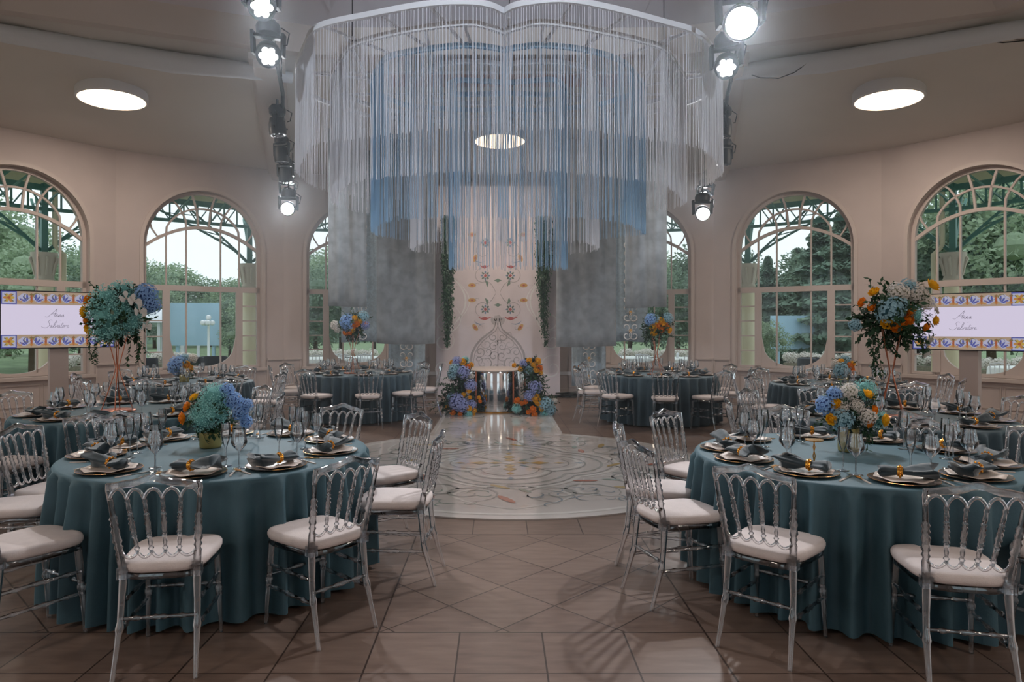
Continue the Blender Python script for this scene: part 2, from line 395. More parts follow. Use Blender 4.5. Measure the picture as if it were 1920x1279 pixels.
# wainscot panels between windows + baseboards
tb=MB()
for k in range(-6,7):
    F=FF(k)
    if k==0: segs=[(-HW+.1,HW-.1)]
    else: segs=[]
    zt=.80
    for s in(-1,1):
        a,b=(s*(WA+.12),s*(HW-.02))
        if a>b: a,b=b,a
        if k!=0:
            tb.ribbon([(a,.14),(a,zt),(b,zt),(b,.14)],.03,.015,F,closed=True,n0=.001)
            tb.ribbon([(a,zt+.03),(b,zt+.03)],.035,.03,F,n0=.001)
    if k!=0:
        for s in(-1,0,1):
            a,b=s*.7-.32,s*.7+.32
            tb.ribbon([(a,.16),(a,.52),(b,.52),(b,.16)],.025,.012,F,closed=True,n0=.001)
tag(tb.build('trim_1',M_trimw),kind='structure')
for nm,ks in(('back',[-1,0,1]),('left',[-6,-5,-4,-3,-2]),('right',[2,3,4,5,6])):
    b=MB()
    for k in ks:
        F=FF(k); b.ribbon([(-HW,.05),(HW,.05)],.1,.018,F,n0=.001)
    tag(b.build('baseboard_'+nm,M_trimw),kind='structure')

# floor
fb=MB(); n=60; fb.add([((RW/cos(radians(9)))*sin(2*pi*(i+.5)/20),YC+(RW/cos(radians(9)))*cos(2*pi*(i+.5)/20),0) for i in range(20)],[tuple(range(19,-1,-1))])
tag(fb.build('floor',M_floor,smooth=0),kind='structure')

# ceiling: sloped ring from cornice to the raised centre
IN=[(-2.7,10.2),(-6.4,8.7),(-7.5,5.84),(-6.4,3.0),(-2.7,1.5),(2.7,1.5),(6.4,3.0),(7.5,5.84),(6.4,8.75),(2.7,10.2)]
ZB=5.5
def inner_r(th):  # th measured from +Y clockwise (towards +X)
    dx,dy=sin(th),cos(th); best=99
    for (ax,ay),(bx,by) in zip(IN,IN[1:]+IN[:1]):
        ay-=YC; by-=YC; ex,ey=bx-ax,by-ay; den=dx*ey-dy*ex
        if abs(den)<1e-9: continue
        t=(ax*ey-ay*ex)/den; s=(ax*dy-ay*dx)/den
        if t>0 and -1e-6<=s<=1+1e-6: best=min(best,t)
    return best
def outer_r(th):
    a=(math.degrees(th)+9)%18-9; return RW/cos(radians(a))
def ceil_z(x,y):
    th=atan2(x,y-YC); r=sqrt(x*x+(y-YC)**2); ri,ro=inner_r(th),outer_r(th)
    return ZB+(CORN-ZB)*(r-ri)/(ro-ri) if r>ri else ZB+.3
ths=sorted([radians(18*i+9) for i in range(20)]+[atan2(x,y-YC)%(2*pi) for x,y in IN]+[radians(18*i) for i in range(20)])
cb=MB(); vs=[]
for t in ths:
    ri,ro=inner_r(t),outer_r(t); vs+= [(ro*sin(t),YC+ro*cos(t),CORN),(ri*sin(t),YC+ri*cos(t),ZB)]
m_=len(ths); cb.add(vs,[(2*i,2*((i+1)%m_),2*((i+1)%m_)+1,2*i+1) for i in range(m_)])
tag(cb.build('ceiling',M_ceil,smooth=30),kind='structure')
# beam band and upper ceiling
bb=MB(); n=len(IN)
z1=ZB+.28
inn=[(x*.97,YC+(y-YC)*.965) for x,y in IN]; inn2=[(x*.93,YC+(y-YC)*.92) for x,y in IN]
bb.add([(x,y,ZB-.03) for x,y in IN]+[(x,y,ZB-.03) for x,y in inn]+[(x,y,z1) for x,y in inn2]+[(x,y,ZB) for x,y in IN],
  [(i,(i+1)%n,n+(i+1)%n,n+i) for i in range(n)]+[(n+i,n+(i+1)%n,2*n+(i+1)%n,2*n+i) for i in range(n)]+[(i,(i+1)%n,3*n+(i+1)%n,3*n+i) for i in range(n)])
tag(bb.build('trim_2',M_beam,smooth=0),kind='structure')
ub=MB(); ub.add([(x,y,z1) for x,y in inn2]+[(0,YC,6.9)],[(i,(i+1)%n,n) for i in range(n)])
tag(ub.build('ceiling_upper',M_ceil2,smooth=0),kind='structure')
# rafters running from the beam to the wall
for s,nm in((-1,'trim_3'),(1,'trim_4')):
    r=MB(); A=Vector((s*3.35,10.0,ZB-.02)); B=Vector((s*4.72,15.05,CORN+.0))
    d=(B-A).normalized(); a=d.cross(Vector((0,0,1))).normalized(); N_=12
    for w,h,z in((.5,.10,-.06),(.36,.14,-.16)):
        r.bar(A+Vector((0,0,z)),B+Vector((0,0,z)),w,h)
    tag(r.build(nm,M_beam),kind='structure')
# ducts just under the beam
for s,side in((-1,'left'),(1,'right')):
    p=[Vector((s*(6.75-.3*0),8.45,ZB-.20)),Vector((s*5.6,9.2,ZB-.17)),Vector((s*4.6,9.62,ZB-.22)),Vector((s*3.7,9.98,ZB-.2)),Vector((s*3.1,10.35,ZB-.18))]
    p=[q+Vector((s*.05,.22,0)) for q in p]
    d=MB(); d.tube(p,[.11,.13,.15,.12,.08],12)
    tag(d.build('ventilation_duct',M_duct),'pale cloth covered duct under the %s ceiling beam'%side,'duct')
# ceiling lamps
def lamp(x,y,desc):
    z=ceil_z(x,y); r=.49
    e=empty('ceiling_lamp',(x,y,z),0,desc,'ceiling lamp','round ceiling lamps')
    a=MB(); a.lathe([(r-.02,.12),(r+.02,.12),(r+.02,-.07),(r-.015,-.085)],40,cap=False); a.build('rim',M_white,e)
    b=MB(); b.lathe([(r-.01,-.075),(r*.5,-.082),(0,-.084)],40,cap=False); b.build('diffuser',M_lamp,e)
    # tilt with the slope
    th=atan2(x,y-YC); sl=math.atan((ZB-CORN)/(outer_r(th)-inner_r(th)))
    sl*=.25; e.rotation_euler=Vector((-cos(th)*sl,sin(th)*sl,0)); e.location.z-=.03
lamp(-6.05,10.85,'round glowing ceiling lamp on the left ceiling slope')
lamp(6.1,10.85,'round glowing ceiling lamp on the right ceiling slope')
lamp(.02,13.2,'round glowing ceiling lamp behind the fringe curtain')
for x,y,dsc in((-8.2,4.6,'left side wall'),(8.2,4.6,'right side wall'),(-5,-.9,'left entrance wall'),(5,-.9,'right entrance wall')):
    lamp(x,y,'round ceiling lamp near the '+dsc)

# ------------------------------------------------------------------ dance floor and runner
DX,DY,DR=.12,7.72,2.24
d=MB(); H=.012
seg=96
d.lathe([(DR,0),(DR,H),(0,H)],seg,cap=False)
def FD(u,v,lift=[0]): return (u,v,H+.0012+lift[0]*.0002)
lift=[0]
def FL(l): return lambda u,v: (u,v,H+.001+l*.0004)
# lobed medallion rings
def lobed(r,amp,nl,n=120,ph=0): return [((r+amp*abs(cos(nl*(2*pi*i/n)/2+ph)))*cos(2*pi*i/n),(r+amp*abs(cos(nl*(2*pi*i/n)/2+ph)))*sin(2*pi*i/n)) for i in range(n)]
d.stroke(lobed(DR-.14,0,1),.05,FL(1),1,True)
for r,w,m in((.98,.05,1),(.92,.02,2),(.80,.03,6),(.62,.02,2),(.56,.05,1),(.44,.015,2)): d.stroke(lobed(r,.22,4,ph=0),w,FL(2),m,True)
for k in range(4):
    a=k*pi/2
    for rr,s,m in((.16,.07,5),(.33,.09,5),(.55,.05,5),(.78,.05,3)):
        d.blob(rr*cos(a),rr*sin(a),s,s*.7,FL(4),m,a,12,4,.25)
    a+=pi/4
    for rr,s,m in((.22,.05,4),(.42,.06,2),(.6,.05,2)): d.blob(rr*cos(a),rr*sin(a),s*1.4,s*.5,FL(4),m,a,12,3,.2)
d.blob(0,0,.07,.07,FL(4),1,0,16,8,.2)
def spiral(cx,cy,r0,turns,a0,dirn=1,shrink=.85,n=26):
    pts=[]
    for i in range(n):
        t=i/(n-1); a=a0+dirn*turns*2*pi*t; r=r0*(1-shrink*t); pts.append((cx+r*cos(a),cy+r*sin(a)))
    return pts
for k in range(8):
    a=k*pi/4+pi/8; cx,cy=1.45*cos(a),1.45*sin(a)
    for s in(-1,1): d.stroke(spiral(cx+.16*s*-sin(a),cy+.16*s*cos(a),.32,1.3,a+s*.6,s),.035,FL(3),2 if k%2 else 6)
    # feathery blue/green clusters
    rr=random.Random(k)
    for j in range(16):
        ang=a+rr.uniform(-.26,.26); r=rr.uniform(1.2,1.95); 
        d.stroke(spiral(r*cos(ang),r*sin(ang),rr.uniform(.05,.14),.5,rr.uniform(0,6),rr.choice((-1,1)),.5,9),.018,FL(3),3 if k%2==0 else 4)
    d.blob(1.15*cos(a+.3),1.15*sin(a+.3),.13,.035,FL(5),5 if k%2 else 0+7,a+1.2,10)
    d.blob(1.62*cos(a+.36),1.62*sin(a+.36),.15,.04,FL(5),7 if k%2 else 5,a+.9,10)
    d.blob(1.3*cos(a-.3),1.3*sin(a-.3),.10,.03,FL(5),4,a+.2,10)
    d.stroke([(1.05*cos(a-.39)+q*.0,1.05*sin(a-.39)) for q in (0,)]+[( (1.05+.9*t)*cos(a-.39+.35*sin(pi*t)),(1.05+.9*t)*sin(a-.39+.35*sin(pi*t))) for t in [i/12 for i in range(1,13)]],.04,FL(2),1)
    d.stroke([( (1.05+.9*t)*cos(a+.39-.35*sin(pi*t)),(1.05+.9*t)*sin(a+.39-.35*sin(pi*t))) for t in [i/12 for i in range(13)]],.04,FL(2),1)
tag(d.build('dance_floor',[M_dfloor,M_dw,M_dg,M_db,M_dgr,M_dy,M_dlg,M_dr],loc=(DX,DY,0),smooth=0),'glossy round white dance floor printed with pale ornament','dance floor')
r_=MB(); r_.box((-.03,11.08,.004),(1.88,2.6,.008))
def FR(u,v): return (u,v,.0095)
for s in(-1,1):
    r_.stroke([(-.03+s*.88,9.95),(-.03+s*.88,11),(-.03+s*.88,12.2)],.03,FR,1)
    for y in(10.3,10.9,11.5): 
        r_.stroke(spiral(-.03+s*.62,y,.2,1.4,0,s),.03,FR,2); r_.stroke(spiral(-.03+s*.3,y+.2,.15,1.2,2,-s),.02,FR,2)
tag(r_.build('aisle_runner',[M_dfloor,M_dw,M_dlg],smooth=0),'glossy white runner leading to the mirrored bar','runner')

# ------------------------------------------------------------------ backdrop
BY=15.1
def px2(px,py,Y=BY): q=P(px,py,Y); return q.x,q.z
bx0,_=px2(818,0); bx1,_=px2(1050,0)
b=MB(); b.box(((bx0+bx1)/2,BY+.03,2.3),(bx1-bx0,.06,4.56))
FB=lambda l=0: (lambda u,z: (u,BY-.0015-l*.0006,z))
c0=933.5
def mir(fn):
    for s in(1,-1): fn(s)
def Xp(px,s): return px2(c0+s*(px-c0),0)[0]
def Zp(py): return px2(0,py)[1]
def orn(s):
    k=BY/F_PX
    for py in(517,580,455):
        x,z=Xp(910,s),Zp(py)
        for q in range(8): b.blob(x+.075*cos(q*pi/4),z+.075*sin(q*pi/4),.02,.03,FB(1),4 if q%2 else 6,q*pi/4-pi/2,8)
        b.stroke([(x+.055*cos(i*pi/8),z+.055*sin(i*pi/8)) for i in range(16)],.012,FB(1),4,True)
        b.blob(x,z,.032,.032,FB(2),2,0,10,5,.2)
    for py,px,ro in((535,885,0),(563,885,0),(614,891,-.9),(484,891,1.2),(440,885,0)):
        x,z=Xp(px,s),Zp(py); b.blob(x,z,.085,.045,FB(1),3,ro*s,12); b.blob(x,z,.03,.02,FB(2),2,ro*s,8)
        b.stroke([(x-s*.2,z),(x-s*.12,z+.005)],.012,FB(1),1)
        b.stroke(spiral(x+s*.1,z,.06,.7,0,s),.01,FB(1),1)
    for py,w in((500,.11),(597,.15)):
        x,z=Xp(909,s),Zp(py)
        b.poly([(x-w,z+.035),(x-w*.6,z-.015),(x,z-.045),(x+w*.7,z),(x+w,z+.03),(x+w*.4,z+.015),(x,z+.035),(x-w*.5,z+.012)],FB(1),2)
    for py in(531,565): x,z=Xp(913,s),Zp(py); b.blob(x,z,.03,.07,FB(1),4,.3*s,10,3,.3)
    for py in(606,490): x,z=Xp(900,s),Zp(py); b.stroke([(x-s*.12,z+.05),(x-s*.08,z),(x,z-.025),(x+s*.1,z-.01)],.02,FB(1),5)
    # linking scrolls
    for z0,z1,dd in((Zp(528),Zp(549),1),(Zp(568),Zp(549),-1)):
        xa,xb=Xp(915,s),Xp(930,s); b.stroke([(xa+(xb-xa)*t,z0+(z1-z0)*t+.04*sin(pi*t)*dd) for t in [i/8 for i in range(9)]],.014,FB(1),1)
    for cy,r,px in((517,.17,905),(580,.17,905),(470,.15,905)): b.stroke(spiral(Xp(px,s),Zp(cy),r,.8,pi/2 if cy<550 else -pi/2,s*(1 if cy<550 else -1),.25),.014,FB(1),1)
    # pale big outlines
    b.stroke([(Xp(1035 if 0 else 832+0,s)+0,Zp(520+0))]+[(Xp(835+38*sin(pi*t),s),Zp(505+120*t)) for t in [i/14 for i in range(15)]],.035,FB(0),7)
    b.stroke([(Xp(850+30*sin(pi*t),s),Zp(520+90*t)) for t in [i/14 for i in range(15)]],.02,FB(0),7)
    # big urn-shaped scroll at the bottom
    out=[(931,596),(929,608),(925,618),(914,627),(902,636),(892,648),(885,662),(883,676),(887,688),(897,696),(910,697),(919,690),(922,680),(917,672),(909,672)]
    b.stroke([(Xp(x,s),Zp(y)) for x,y in out],.05,FB(0),1)
    b.stroke([(Xp(x+5,s),Zp(y+2)) for x,y in out[:9]],.02,FB(0),1)
    rr=random.Random(3)
    for (x,y,r,tn) in((925,632,.11,1.2),(912,645,.13,1.3),(900,660,.12,1.4),(905,682,.13,1.2),(926,650,.1,1.2),(926,668,.12,1.3),(897,675,.1,1),(915,660,.1,1.1),(928,690,.12,1.2),(912,628,.07,1),(930,642,.07,1)):
        b.stroke(spiral(Xp(x,s),Zp(y),r,tn,rr.uniform(0,6),s),.022,FB(1),1 if rr.random()<.6 else 8)
    b.blob(Xp(925,s),Zp(602),.05,.09,FB(0),8,.4*s,10)
    # faint corner scrolls
    for (x,y,r) in((1030,600,.35),(1035,640,.25),(1028,480,.3),(1035,690,.3),(1020,430,.3)):
        b.stroke(spiral(Xp(x,s),Zp(y),r,1.3,1,s),.03,FB(0),7)
mir(orn)
for py in(526,572): b.blob(px2(c0,0)[0],Zp(py),.07,.035,FB(1),4,0,12,4,.3)
b.blob(px2(c0,0)[0],Zp(597),.09,.07,FB(0),8,0,14,5,.15)
b.stroke([(px2(c0,0)[0],Zp(y)) for y in (612,640,670,698)],.02,FB(1),1)
tag(b.build('ornate_backdrop',[M_board,M_inkgrey,M_inkred,M_inkgold,M_inkgreen,M_inkblue,M_inkblue,M_inkwhite,M_inkgrey2],smooth=0),
    'tall blush backdrop panel with red, ochre and grey ornament behind the bar','backdrop')

# hanging ivy
def ivy(px,wpx,top,bot,Y,label,seed):
    r=random.Random(seed); e=empty('hanging_ivy',P(px,top,Y),0,label,'hanging plant')
    k=Y/F_PX; L=(bot-top)*k; W=wpx*k/2
    f=MB(); st=MB()
    for i in range(14):
        ln=L*(r.uniform(.35,1.0)**1.2 if i else 1); x0=r.uniform(-W,W)*.8; y0=r.uniform(-.08,.08)
        x1=x0*.35 if ln>.75*L else x0
        pts=[(x0+(x1-x0)*t+.02*sin(9*t+i),y0+.02*cos(7*t+i),-ln*t) for t in [j/12 for j in range(13)]]
        st.tube(pts,.003,3)
        nl=int(ln*200)
        for j in range(nl):
            t=r.random(); p=Vector((x0+(x1-x0)*t,y0,-ln*t))+Vector((r.gauss(0,.028),r.gauss(0,.035),0))
            a=r.uniform(0,6.28); s=r.uniform(.018,.036); dz=Vector((cos(a)*.6,sin(a)*.5,-1)).normalized(); sd=Vector((-sin(a),cos(a),r.uniform(-.3,.3))).normalized()
            f.add([p,p+dz*s+sd*s*.5,p+dz*2*s,p+dz*s-sd*s*.5],[(0,1,2,3)])
    st.build('vine_stem',M_leafd,e); f.build('ivy_leaves',M_leaf2,e,smooth=0)
ivy(841,26,404,650,14.75,'left strand of dark green ivy hanging before the backdrop',1)
ivy(1020,32,404,648,14.75,'right strand of dark green ivy hanging before the backdrop',2)

# hanging cloth panels
def cloth(px0,px1,bot,Y,material,label,seed,nm='hanging_gauze_panel',cat='hanging cloth'):
    x0,x1=P(px0,0,Y).x,P(px1,0,Y).x; zb=P(0,bot,Y).z; zt=ceil_z((x0+x1)/2,Y)-.05
    m=MB(); n=24; k=14; vs=[]
    for j in range(k+1):
        z=zt+(zb-zt)*j/k
        for i in range(n+1):
            t=i/n; x=x0+(x1-x0)*t; vs.append((x,Y+.02*sin(t*14+seed)+.01*sin(t*31+z),z+(.012*sin(t*5+seed) if j==k else 0)))
    m.add(vs,[(j*(n+1)+i,j*(n+1)+i+1,(j+1)*(n+1)+i+1,(j+1)*(n+1)+i) for j in range(k) for i in range(n)])
    mats_=[material]
    if material is M_pat:
        mats_=[material,M_inkwhite,M_inkgold]; W_=x1-x0; zz=zb+.12
        FP=lambda u,z:(min(max(u,x0+.01),x1-.01),Y-.045,z)
        while zz<zt-.3:
            for k in range(max(1,int(W_/.4))):
                cx_=x0+W_*(k+.5)/max(1,int(W_/.4))
                for sg in(-1,1): m.stroke(spiral(cx_+sg*.07,zz,.11,1.2,pi/2,sg,.8,14),.022,FP,1); m.stroke(spiral(cx_+sg*.09,zz+.17,.08,1,-pi/2,-sg,.8,12),.018,FP,1)
                m.blob(cx_,zz+.09,.035,.05,FP,2,0,8)
            zz+=.36
    o=m.build(nm,mats_); tag(o,label,cat); 
    md=o.modifiers.new('t','SOLIDIFY'); md.thickness=.003
    return o
cloth(615,687,575,12.6,M_gauze,'short grey gauze panel hanging before the left rear window',1)
cloth(706,816,645,13.2,M_gauze,'long grey gauze panel hanging left of the backdrop',2)
cloth(1043,1155,650,13.2,M_gauze,'long grey gauze panel hanging right of the backdrop',3)
cloth(1172,1250,577,12.6,M_gauze,'short grey gauze panel hanging before the right rear window',4)
cloth(640,712,641,13.7,M_pat,'pale patterned cloth strip between two grey gauze panels, left side',5,'hanging_patterned_panel')
cloth(1148,1215,641,13.7,M_pat,'pale patterned cloth strip between two grey gauze panels, right side',6,'hanging_patterned_panel')
cloth(728,797,725,14.3,M_pat,'longest pale patterned cloth, reaching low left of the backdrop',7,'hanging_patterned_panel')
cloth(1072,1136,725,14.3,M_pat,'longest pale patterned cloth, reaching low right of the backdrop',8,'hanging_patterned_panel')

# ------------------------------------------------------------------ mirrored bar
e=empty('mirrored_bar',(-.07,12.75,0),0,'curved mirror bar with gold top between the two flower columns','bar')
f=MB(); R=.62
f.lathe([(R,0),(R,.70),(R-.01,.74)],48,cap=False); f.build('mirror_front',M_mirror,e)
f=MB(); f.lathe([(R+.01,.735),(R+.02,.745),(R+.02,.755),(R+.01,.76),(0,.76)],48,cap=True); f.build('bar_top',M_plate,e)
f=MB()
for a in(-150,-30,-122,-58): f.bar(((R+.008)*cos(radians(a)),(R+.008)*sin(radians(a)),.0),((R+.008)*cos(radians(a)),(R+.008)*sin(radians(a)),.74),.018)
f.build('copper_edge',M_copper,e)
f=MB(); f.lathe([(R+.015,0),(R+.02,.03),(R+.005,.035)],48,cap=False); f.build('plinth',M_gold,e)

# ------------------------------------------------------------------ fringe chandelier
HC=3.5; ZF=EYE+HC
def tierpts(l):
    out=[]
    for px,py in l:
        Y=HC*F_PX/(HZ-py); out.append(((px-CX)*Y/F_PX,Y))
    return out
def catmull(pts,n=8):
    res=[]; q=[pts[0]]+pts+[pts[-1]]
    for i in range(1,len(q)-2):
        for j in range(n):
            t=j/n; p0,p1,p2,p3=q[i-1],q[i],q[i+1],q[i+2]
            res.append(tuple(.5*((2*p1[k])+(-p0[k]+p2[k])*t+(2*p0[k]-5*p1[k]+4*p2[k]-p3[k])*t*t+(-p0[k]+3*p1[k]-3*p2[k]+p3[k])*t**3) for k in(0,1)))
    res.append(pts[-1]); return res
TI=[ # left side going from back corner to centre, centre to right side; bottom z; colour
 ([(560,146),(556,128),(572,86),(597,50),(700,26),(800,8),(870,4),(915,9),(945,22)],[(945,22),(975,8),(1056,0),(1140,14),(1240,40),(1305,60),(1335,90),(1353,118),(1352,146)],3.66,M_string,.042),
 ([(625,160),(621,144),(640,110),(667,82),(760,58),(868,44),(915,50),(945,61)],[(945,61),(975,50),(1021,42),(1120,58),(1231,85),(1262,112),(1284,149),(1282,162)],3.32,M_string,.042),
 ([(702,165),(697,149),(712,124),(732,105),(800,92),(868,85),(915,88),(945,94)],[(945,94),(975,88),(1021,85),(1095,93),(1161,112),(1190,138),(1207,162),(1206,172)],2.9,M_bstring,.05),
 ([(775,168),(772,153),(790,136),(825,122),(864,116),(910,117),(947,122)],[(947,122),(985,117),(1029,116),(1070,121),(1104,132),(1120,153),(1118,168)],2.66,M_string,.05),
 ([(846,170),(842,158),(850,153),(864,150),(905,152),(951,155)],[(951,155),(1000,151),(1034,149),(1050,155),(1060,166),(1058,172)],2.38,M_bstring,.05)]
ch=empty('fringe_chandelier',(.12,10.1,ZF),0,'huge tiered canopy of white and blue string fringe above the dance floor','chandelier')
O=Vector((.12,10.1,ZF))
YM=10.25
for ti,(l,r,zb,mt,dens) in enumerate(TI):
    L=catmull(tierpts(l)); Rr=catmull(tierpts(r))
    front=L+Rr[1:]
    a,bk=front[0],front[-1]
    ym=max(a[1],bk[1])
    back=[(x,YM+(YM-y)*.62) for x,y in front][::-1]
    loop=front+back
    pts=[Vector((x,y,ZF))-O for x,y in loop]
    f=MB(); n=len(pts)
    vs=[]
    for i in range(n):
        t=pts[(i+1)%n]-pts[i-1]; t.z=0; t.normalize(); nn=Vector((-t.y,t.x,0))
        for sg,dz in((-1,-.032),(1,-.032),(1,.032),(-1,.032)): vs.append(pts[i]+nn*.022*sg+Vector((0,0,dz)))
    f.add(vs,[(i*4+k,i*4+(k+1)%4,((i+1)%n)*4+(k+1)%4,((i+1)%n)*4+k) for i in range(n) for k in range(4)])
    fo=f.build('frame_ring',M_white if mt is M_string else M_bstring,ch)
    g=MB(); rr=random.Random(ti)
    for i in range(n):
        p=pts[i];q=pts[(i+1)%n];ln=(q-p).length; isback = (i>=len(front))
        step=(.012 if abs(q.y-p.y)>abs(q.x-p.x)*1.2 else .024) if not isback else (.02 if abs(q.y-p.y)>abs(q.x-p.x)*1.2 else .03)
        kk=max(1,int(ln/step))
        for j in range(kk):
            t=(j+rr.uniform(-.3,.3))/kk; c=p+(q-p)*t+Vector((rr.uniform(-.01,.01),rr.uniform(-.02,.02),0))
            bot=zb-ZF+rr.uniform(-.015,.02)
            w=.0036
            dx,dy=rr.gauss(0,.012),rr.gauss(0,.012)
            vs=[(c.x+w*cos(a0),c.y+w*sin(a0),-.04) for a0 in(0,2.1,4.2)]+[(c.x+dx+w*cos(a0),c.y+dy+w*sin(a0),bot) for a0 in(0,2.1,4.2)]
            g.add(vs,[(0,1,4,3),(1,2,5,4),(2,0,3,5),(3,4,5)])
    go=g.build('string_fringe',mt,ch,smooth=0); go['kind']='stuff'
# ribs, cross bars and hangers
f=MB()
for px,py,qx,qy in((945,22,947,122),(947,122,951,155),(800,10,868,85),(1080,4,1021,85),(700,26,800,92),(1180,30,1095,93),(597,50,732,105),(1305,60,1161,112),(560,140,700,152),(1352,140,1205,165),(868,44,905,152),(1021,42,1000,151)):
    a,b_=tierpts([(px,py),(qx,qy)]); f.bar(Vector((*a,ZF+.03))-O,Vector((*b_,ZF+.03))-O,.03,.03)
for x in(-2.0,-1,0,1,2.0): f.bar((x,-2.1+.25*abs(x),.05),(x,1.3-.25*abs(x),.05),.035,.03)
for y in(-.4,.5): f.bar((-2.7,y,.04),(2.7,y,.04),.035,.03)
f.build('support_rib',M_white,ch)
f=MB()
f=MB()
for x,y in((-2.0,-1.2),(2.0,-1.2),(0,-2.3),(-2,.8),(2,.8),(0,1.2)): f=MB(); f.tube([(x,y,.03),(x,y,ceil_z(.12+x,10.1+y)-ZF+ .1)],.006,4); f.build('suspension_cable',M_dgrey,ch)
f=MB()
for k in range(30): f.box((-1.9+k*.13,.15,.12),(.11,.5,.012))
f.build('slatted_strip',M_red,ch)

# ------------------------------------------------------------------ moving head lights
def lens_mesh(r,lit):
    m=MB(); mt=[M_lens if lit else M_lensdark,M_black]
    for i in range(7):
        x,y=(0,0) if i==0 else (r*.62*cos(i*pi/3),r*.62*sin(i*pi/3))
        m.lathe([(r*.31,.0),(r*.26,.012),(0,.016)],12,(x,y,0),0,cap=False)
    m.lathe([(r,-.002),(0,-.002)],20,(0,0,0),1,cap=False)
    return m,mt
def moving_head(loc,aim,s,lit,label,flat=False,energy=0,spot=55):
    e=empty('moving_head_light',loc,0,label,'stage light')
    loc=Vector(loc); d=(Vector(aim)-loc).normalized(); yaw=atan2(d.x,d.y)
    a=MB(); a.lathe([(s*.3,-.13*s/.3),(s*.40,-.11*s/.3),(s*.42,-.04*s/.3),(s*.36,.0)],12); a.box((0,0,.01),(s*.5,s*.25,.05)); a.build('light_base',M_black,e)
    a=MB(); a.tube([(0,0,0),(0,0,.16)],.02,8); a.tube([(-.04,0,.14),(.0,0,.2),(.04,0,.14)],.015,6); a.box((.06,0,.14),(.09,.02,.02)); a.build('clamp',M_black,e)
    Rz=Matrix.Rotation(-yaw,3,'Z'); pv=Vector((0,0,-s*1.0))
    a=MB()
    for q in(-1,1): 
        a.bar(Rz@Vector((q*s*.5,0,-.1)),Rz@Vector((q*s*.47,0,-s*1.08)),s*.09,s*.30)
    a.bar(Rz@Vector((-s*.49,0,-s*.45)),Rz@Vector((s*.49,0,-s*.45)),s*.26,s*.10); a.build('yoke',M_black,e)
    q=d.to_track_quat('Z','Y').to_matrix()
    a=MB(); a.lathe([(s*.2,-s*.48),(s*.34,-s*.42),(s*.4,-s*.15),(s*.42,s*.2),(s*.4,s*.42),(s*.34,s*.44)],20,pv,0,q); h=a.build('light_head',M_black,e)
    r=s*.33; m,mt=lens_mesh(r,lit)
    if flat:
        m=MB(); m.lathe([(r*1.05,-.002),(r*1.0,.01),(0,.02)],24,cap=False); mt=[M_lens if lit else M_lensdark]
    L=m.mesh('lens',mt); o=place('lens',L,h); o.location=pv+d*(s*.45); o.rotation_euler=d.to_track_quat('Z','Y').to_euler()
    a=MB(); a.tube([(s*.45,0,-.05),(s*.7,.02,-s*.3),(s*.62,.02,-s*.7),(s*.5,0,-s*.75)],.008,5); a.build('cable_loop',M_cable,e)
    if energy:
        ld=bpy.data.lights.new('spot_beam','SPOT'); ld.energy=energy; ld.spot_size=radians(spot); ld.spot_blend=.5; ld.shadow_soft_size=.07; ld.color=(.95,.97,1)
        lo=bpy.data.objects.new('spot_beam',ld); COL.objects.link(lo); lo.parent=e; lo.location=pv+d*(s*.62); lo.rotation_euler=(-d).to_track_quat('Z','Y').to_euler()
    return e
def hang(px,py,Y,s): q=P(px,py,Y); return (q.x,q.y,q.z+s*1.0)
for s_,sd_ in((-1,'left'),(1,'right')):  # two added lamps out of view, there to brighten the fringe
    e_=moving_head((s_*3.3,1.9,5.2),(s_*.5,9.5,4.2),.36,True,'added unseen moving head light above the view, %s side, brightening the fringe'%sd_,flat=True,energy=520,spot=48)
    for c_ in e_.children:
        if c_.type=='LIGHT': c_.data.color=(.78,.88,1)
moving_head(hang(490,8,7.3,.36),(-.1,1.2,1.2),.36,True,'nearest moving head light, top of the left row, lit',energy=260,spot=80)
moving_head(hang(503,100,8.0,.34),(-.6,2.0,1.0),.34,True,'second moving head light of the left row, lit with seven lenses',energy=130)
moving_head(hang(520,238,11.0,.32),(-3.0,11,0),.32,False,'unlit black moving head light on the left rafter, nearest the beam')
moving_head(hang(528,290,12.0,.3),(-3.6,12.4,0),.3,False,'unlit black moving head light, middle of the left rafter')
moving_head(hang(535,328,12.9,.3),(-3.9,13.3,0),.3,False,'unlit black moving head light below the left rafter, nearest the wall')
moving_head(hang(539,362,13.9,.3),(-1.2,8,2.6),.3,True,'small lit moving head light above the lowest one, left of stage',energy=260,spot=80)
moving_head(hang(541,391,13.1,.33),(-2.6,4,2.0),.33,True,'lowest lit moving head light, left of stage',flat=True,energy=220,spot=90)
moving_head(hang(1388,42,7.5,.46),(.5,.0,1.7),.46,True,'glaring lit moving head light at the upper right',flat=True,energy=420,spot=100)
moving_head(hang(1362,122,8.1,.34),(.6,2.0,1.0),.34,True,'lit moving head light with seven lenses below the glaring one',energy=130)
moving_head(hang(1356,240,11.0,.32),(3.2,11,0),.32,False,'unlit black moving head light on the right rafter, nearest the beam')
moving_head(hang(1358,295,12.0,.3),(3.8,12.4,0),.3,False,'unlit black moving head light, farther along the right rafter')
moving_head(hang(1322,366,13.9,.3),(1.2,8,2.6),.3,True,'small lit moving head light above the lowest one, right of stage',energy=260,spot=80)
moving_head(hang(1317,399,13.1,.34),(2.0,4,1.2),.34,True,'lowest lit moving head light, right of stage',flat=True,energy=60)
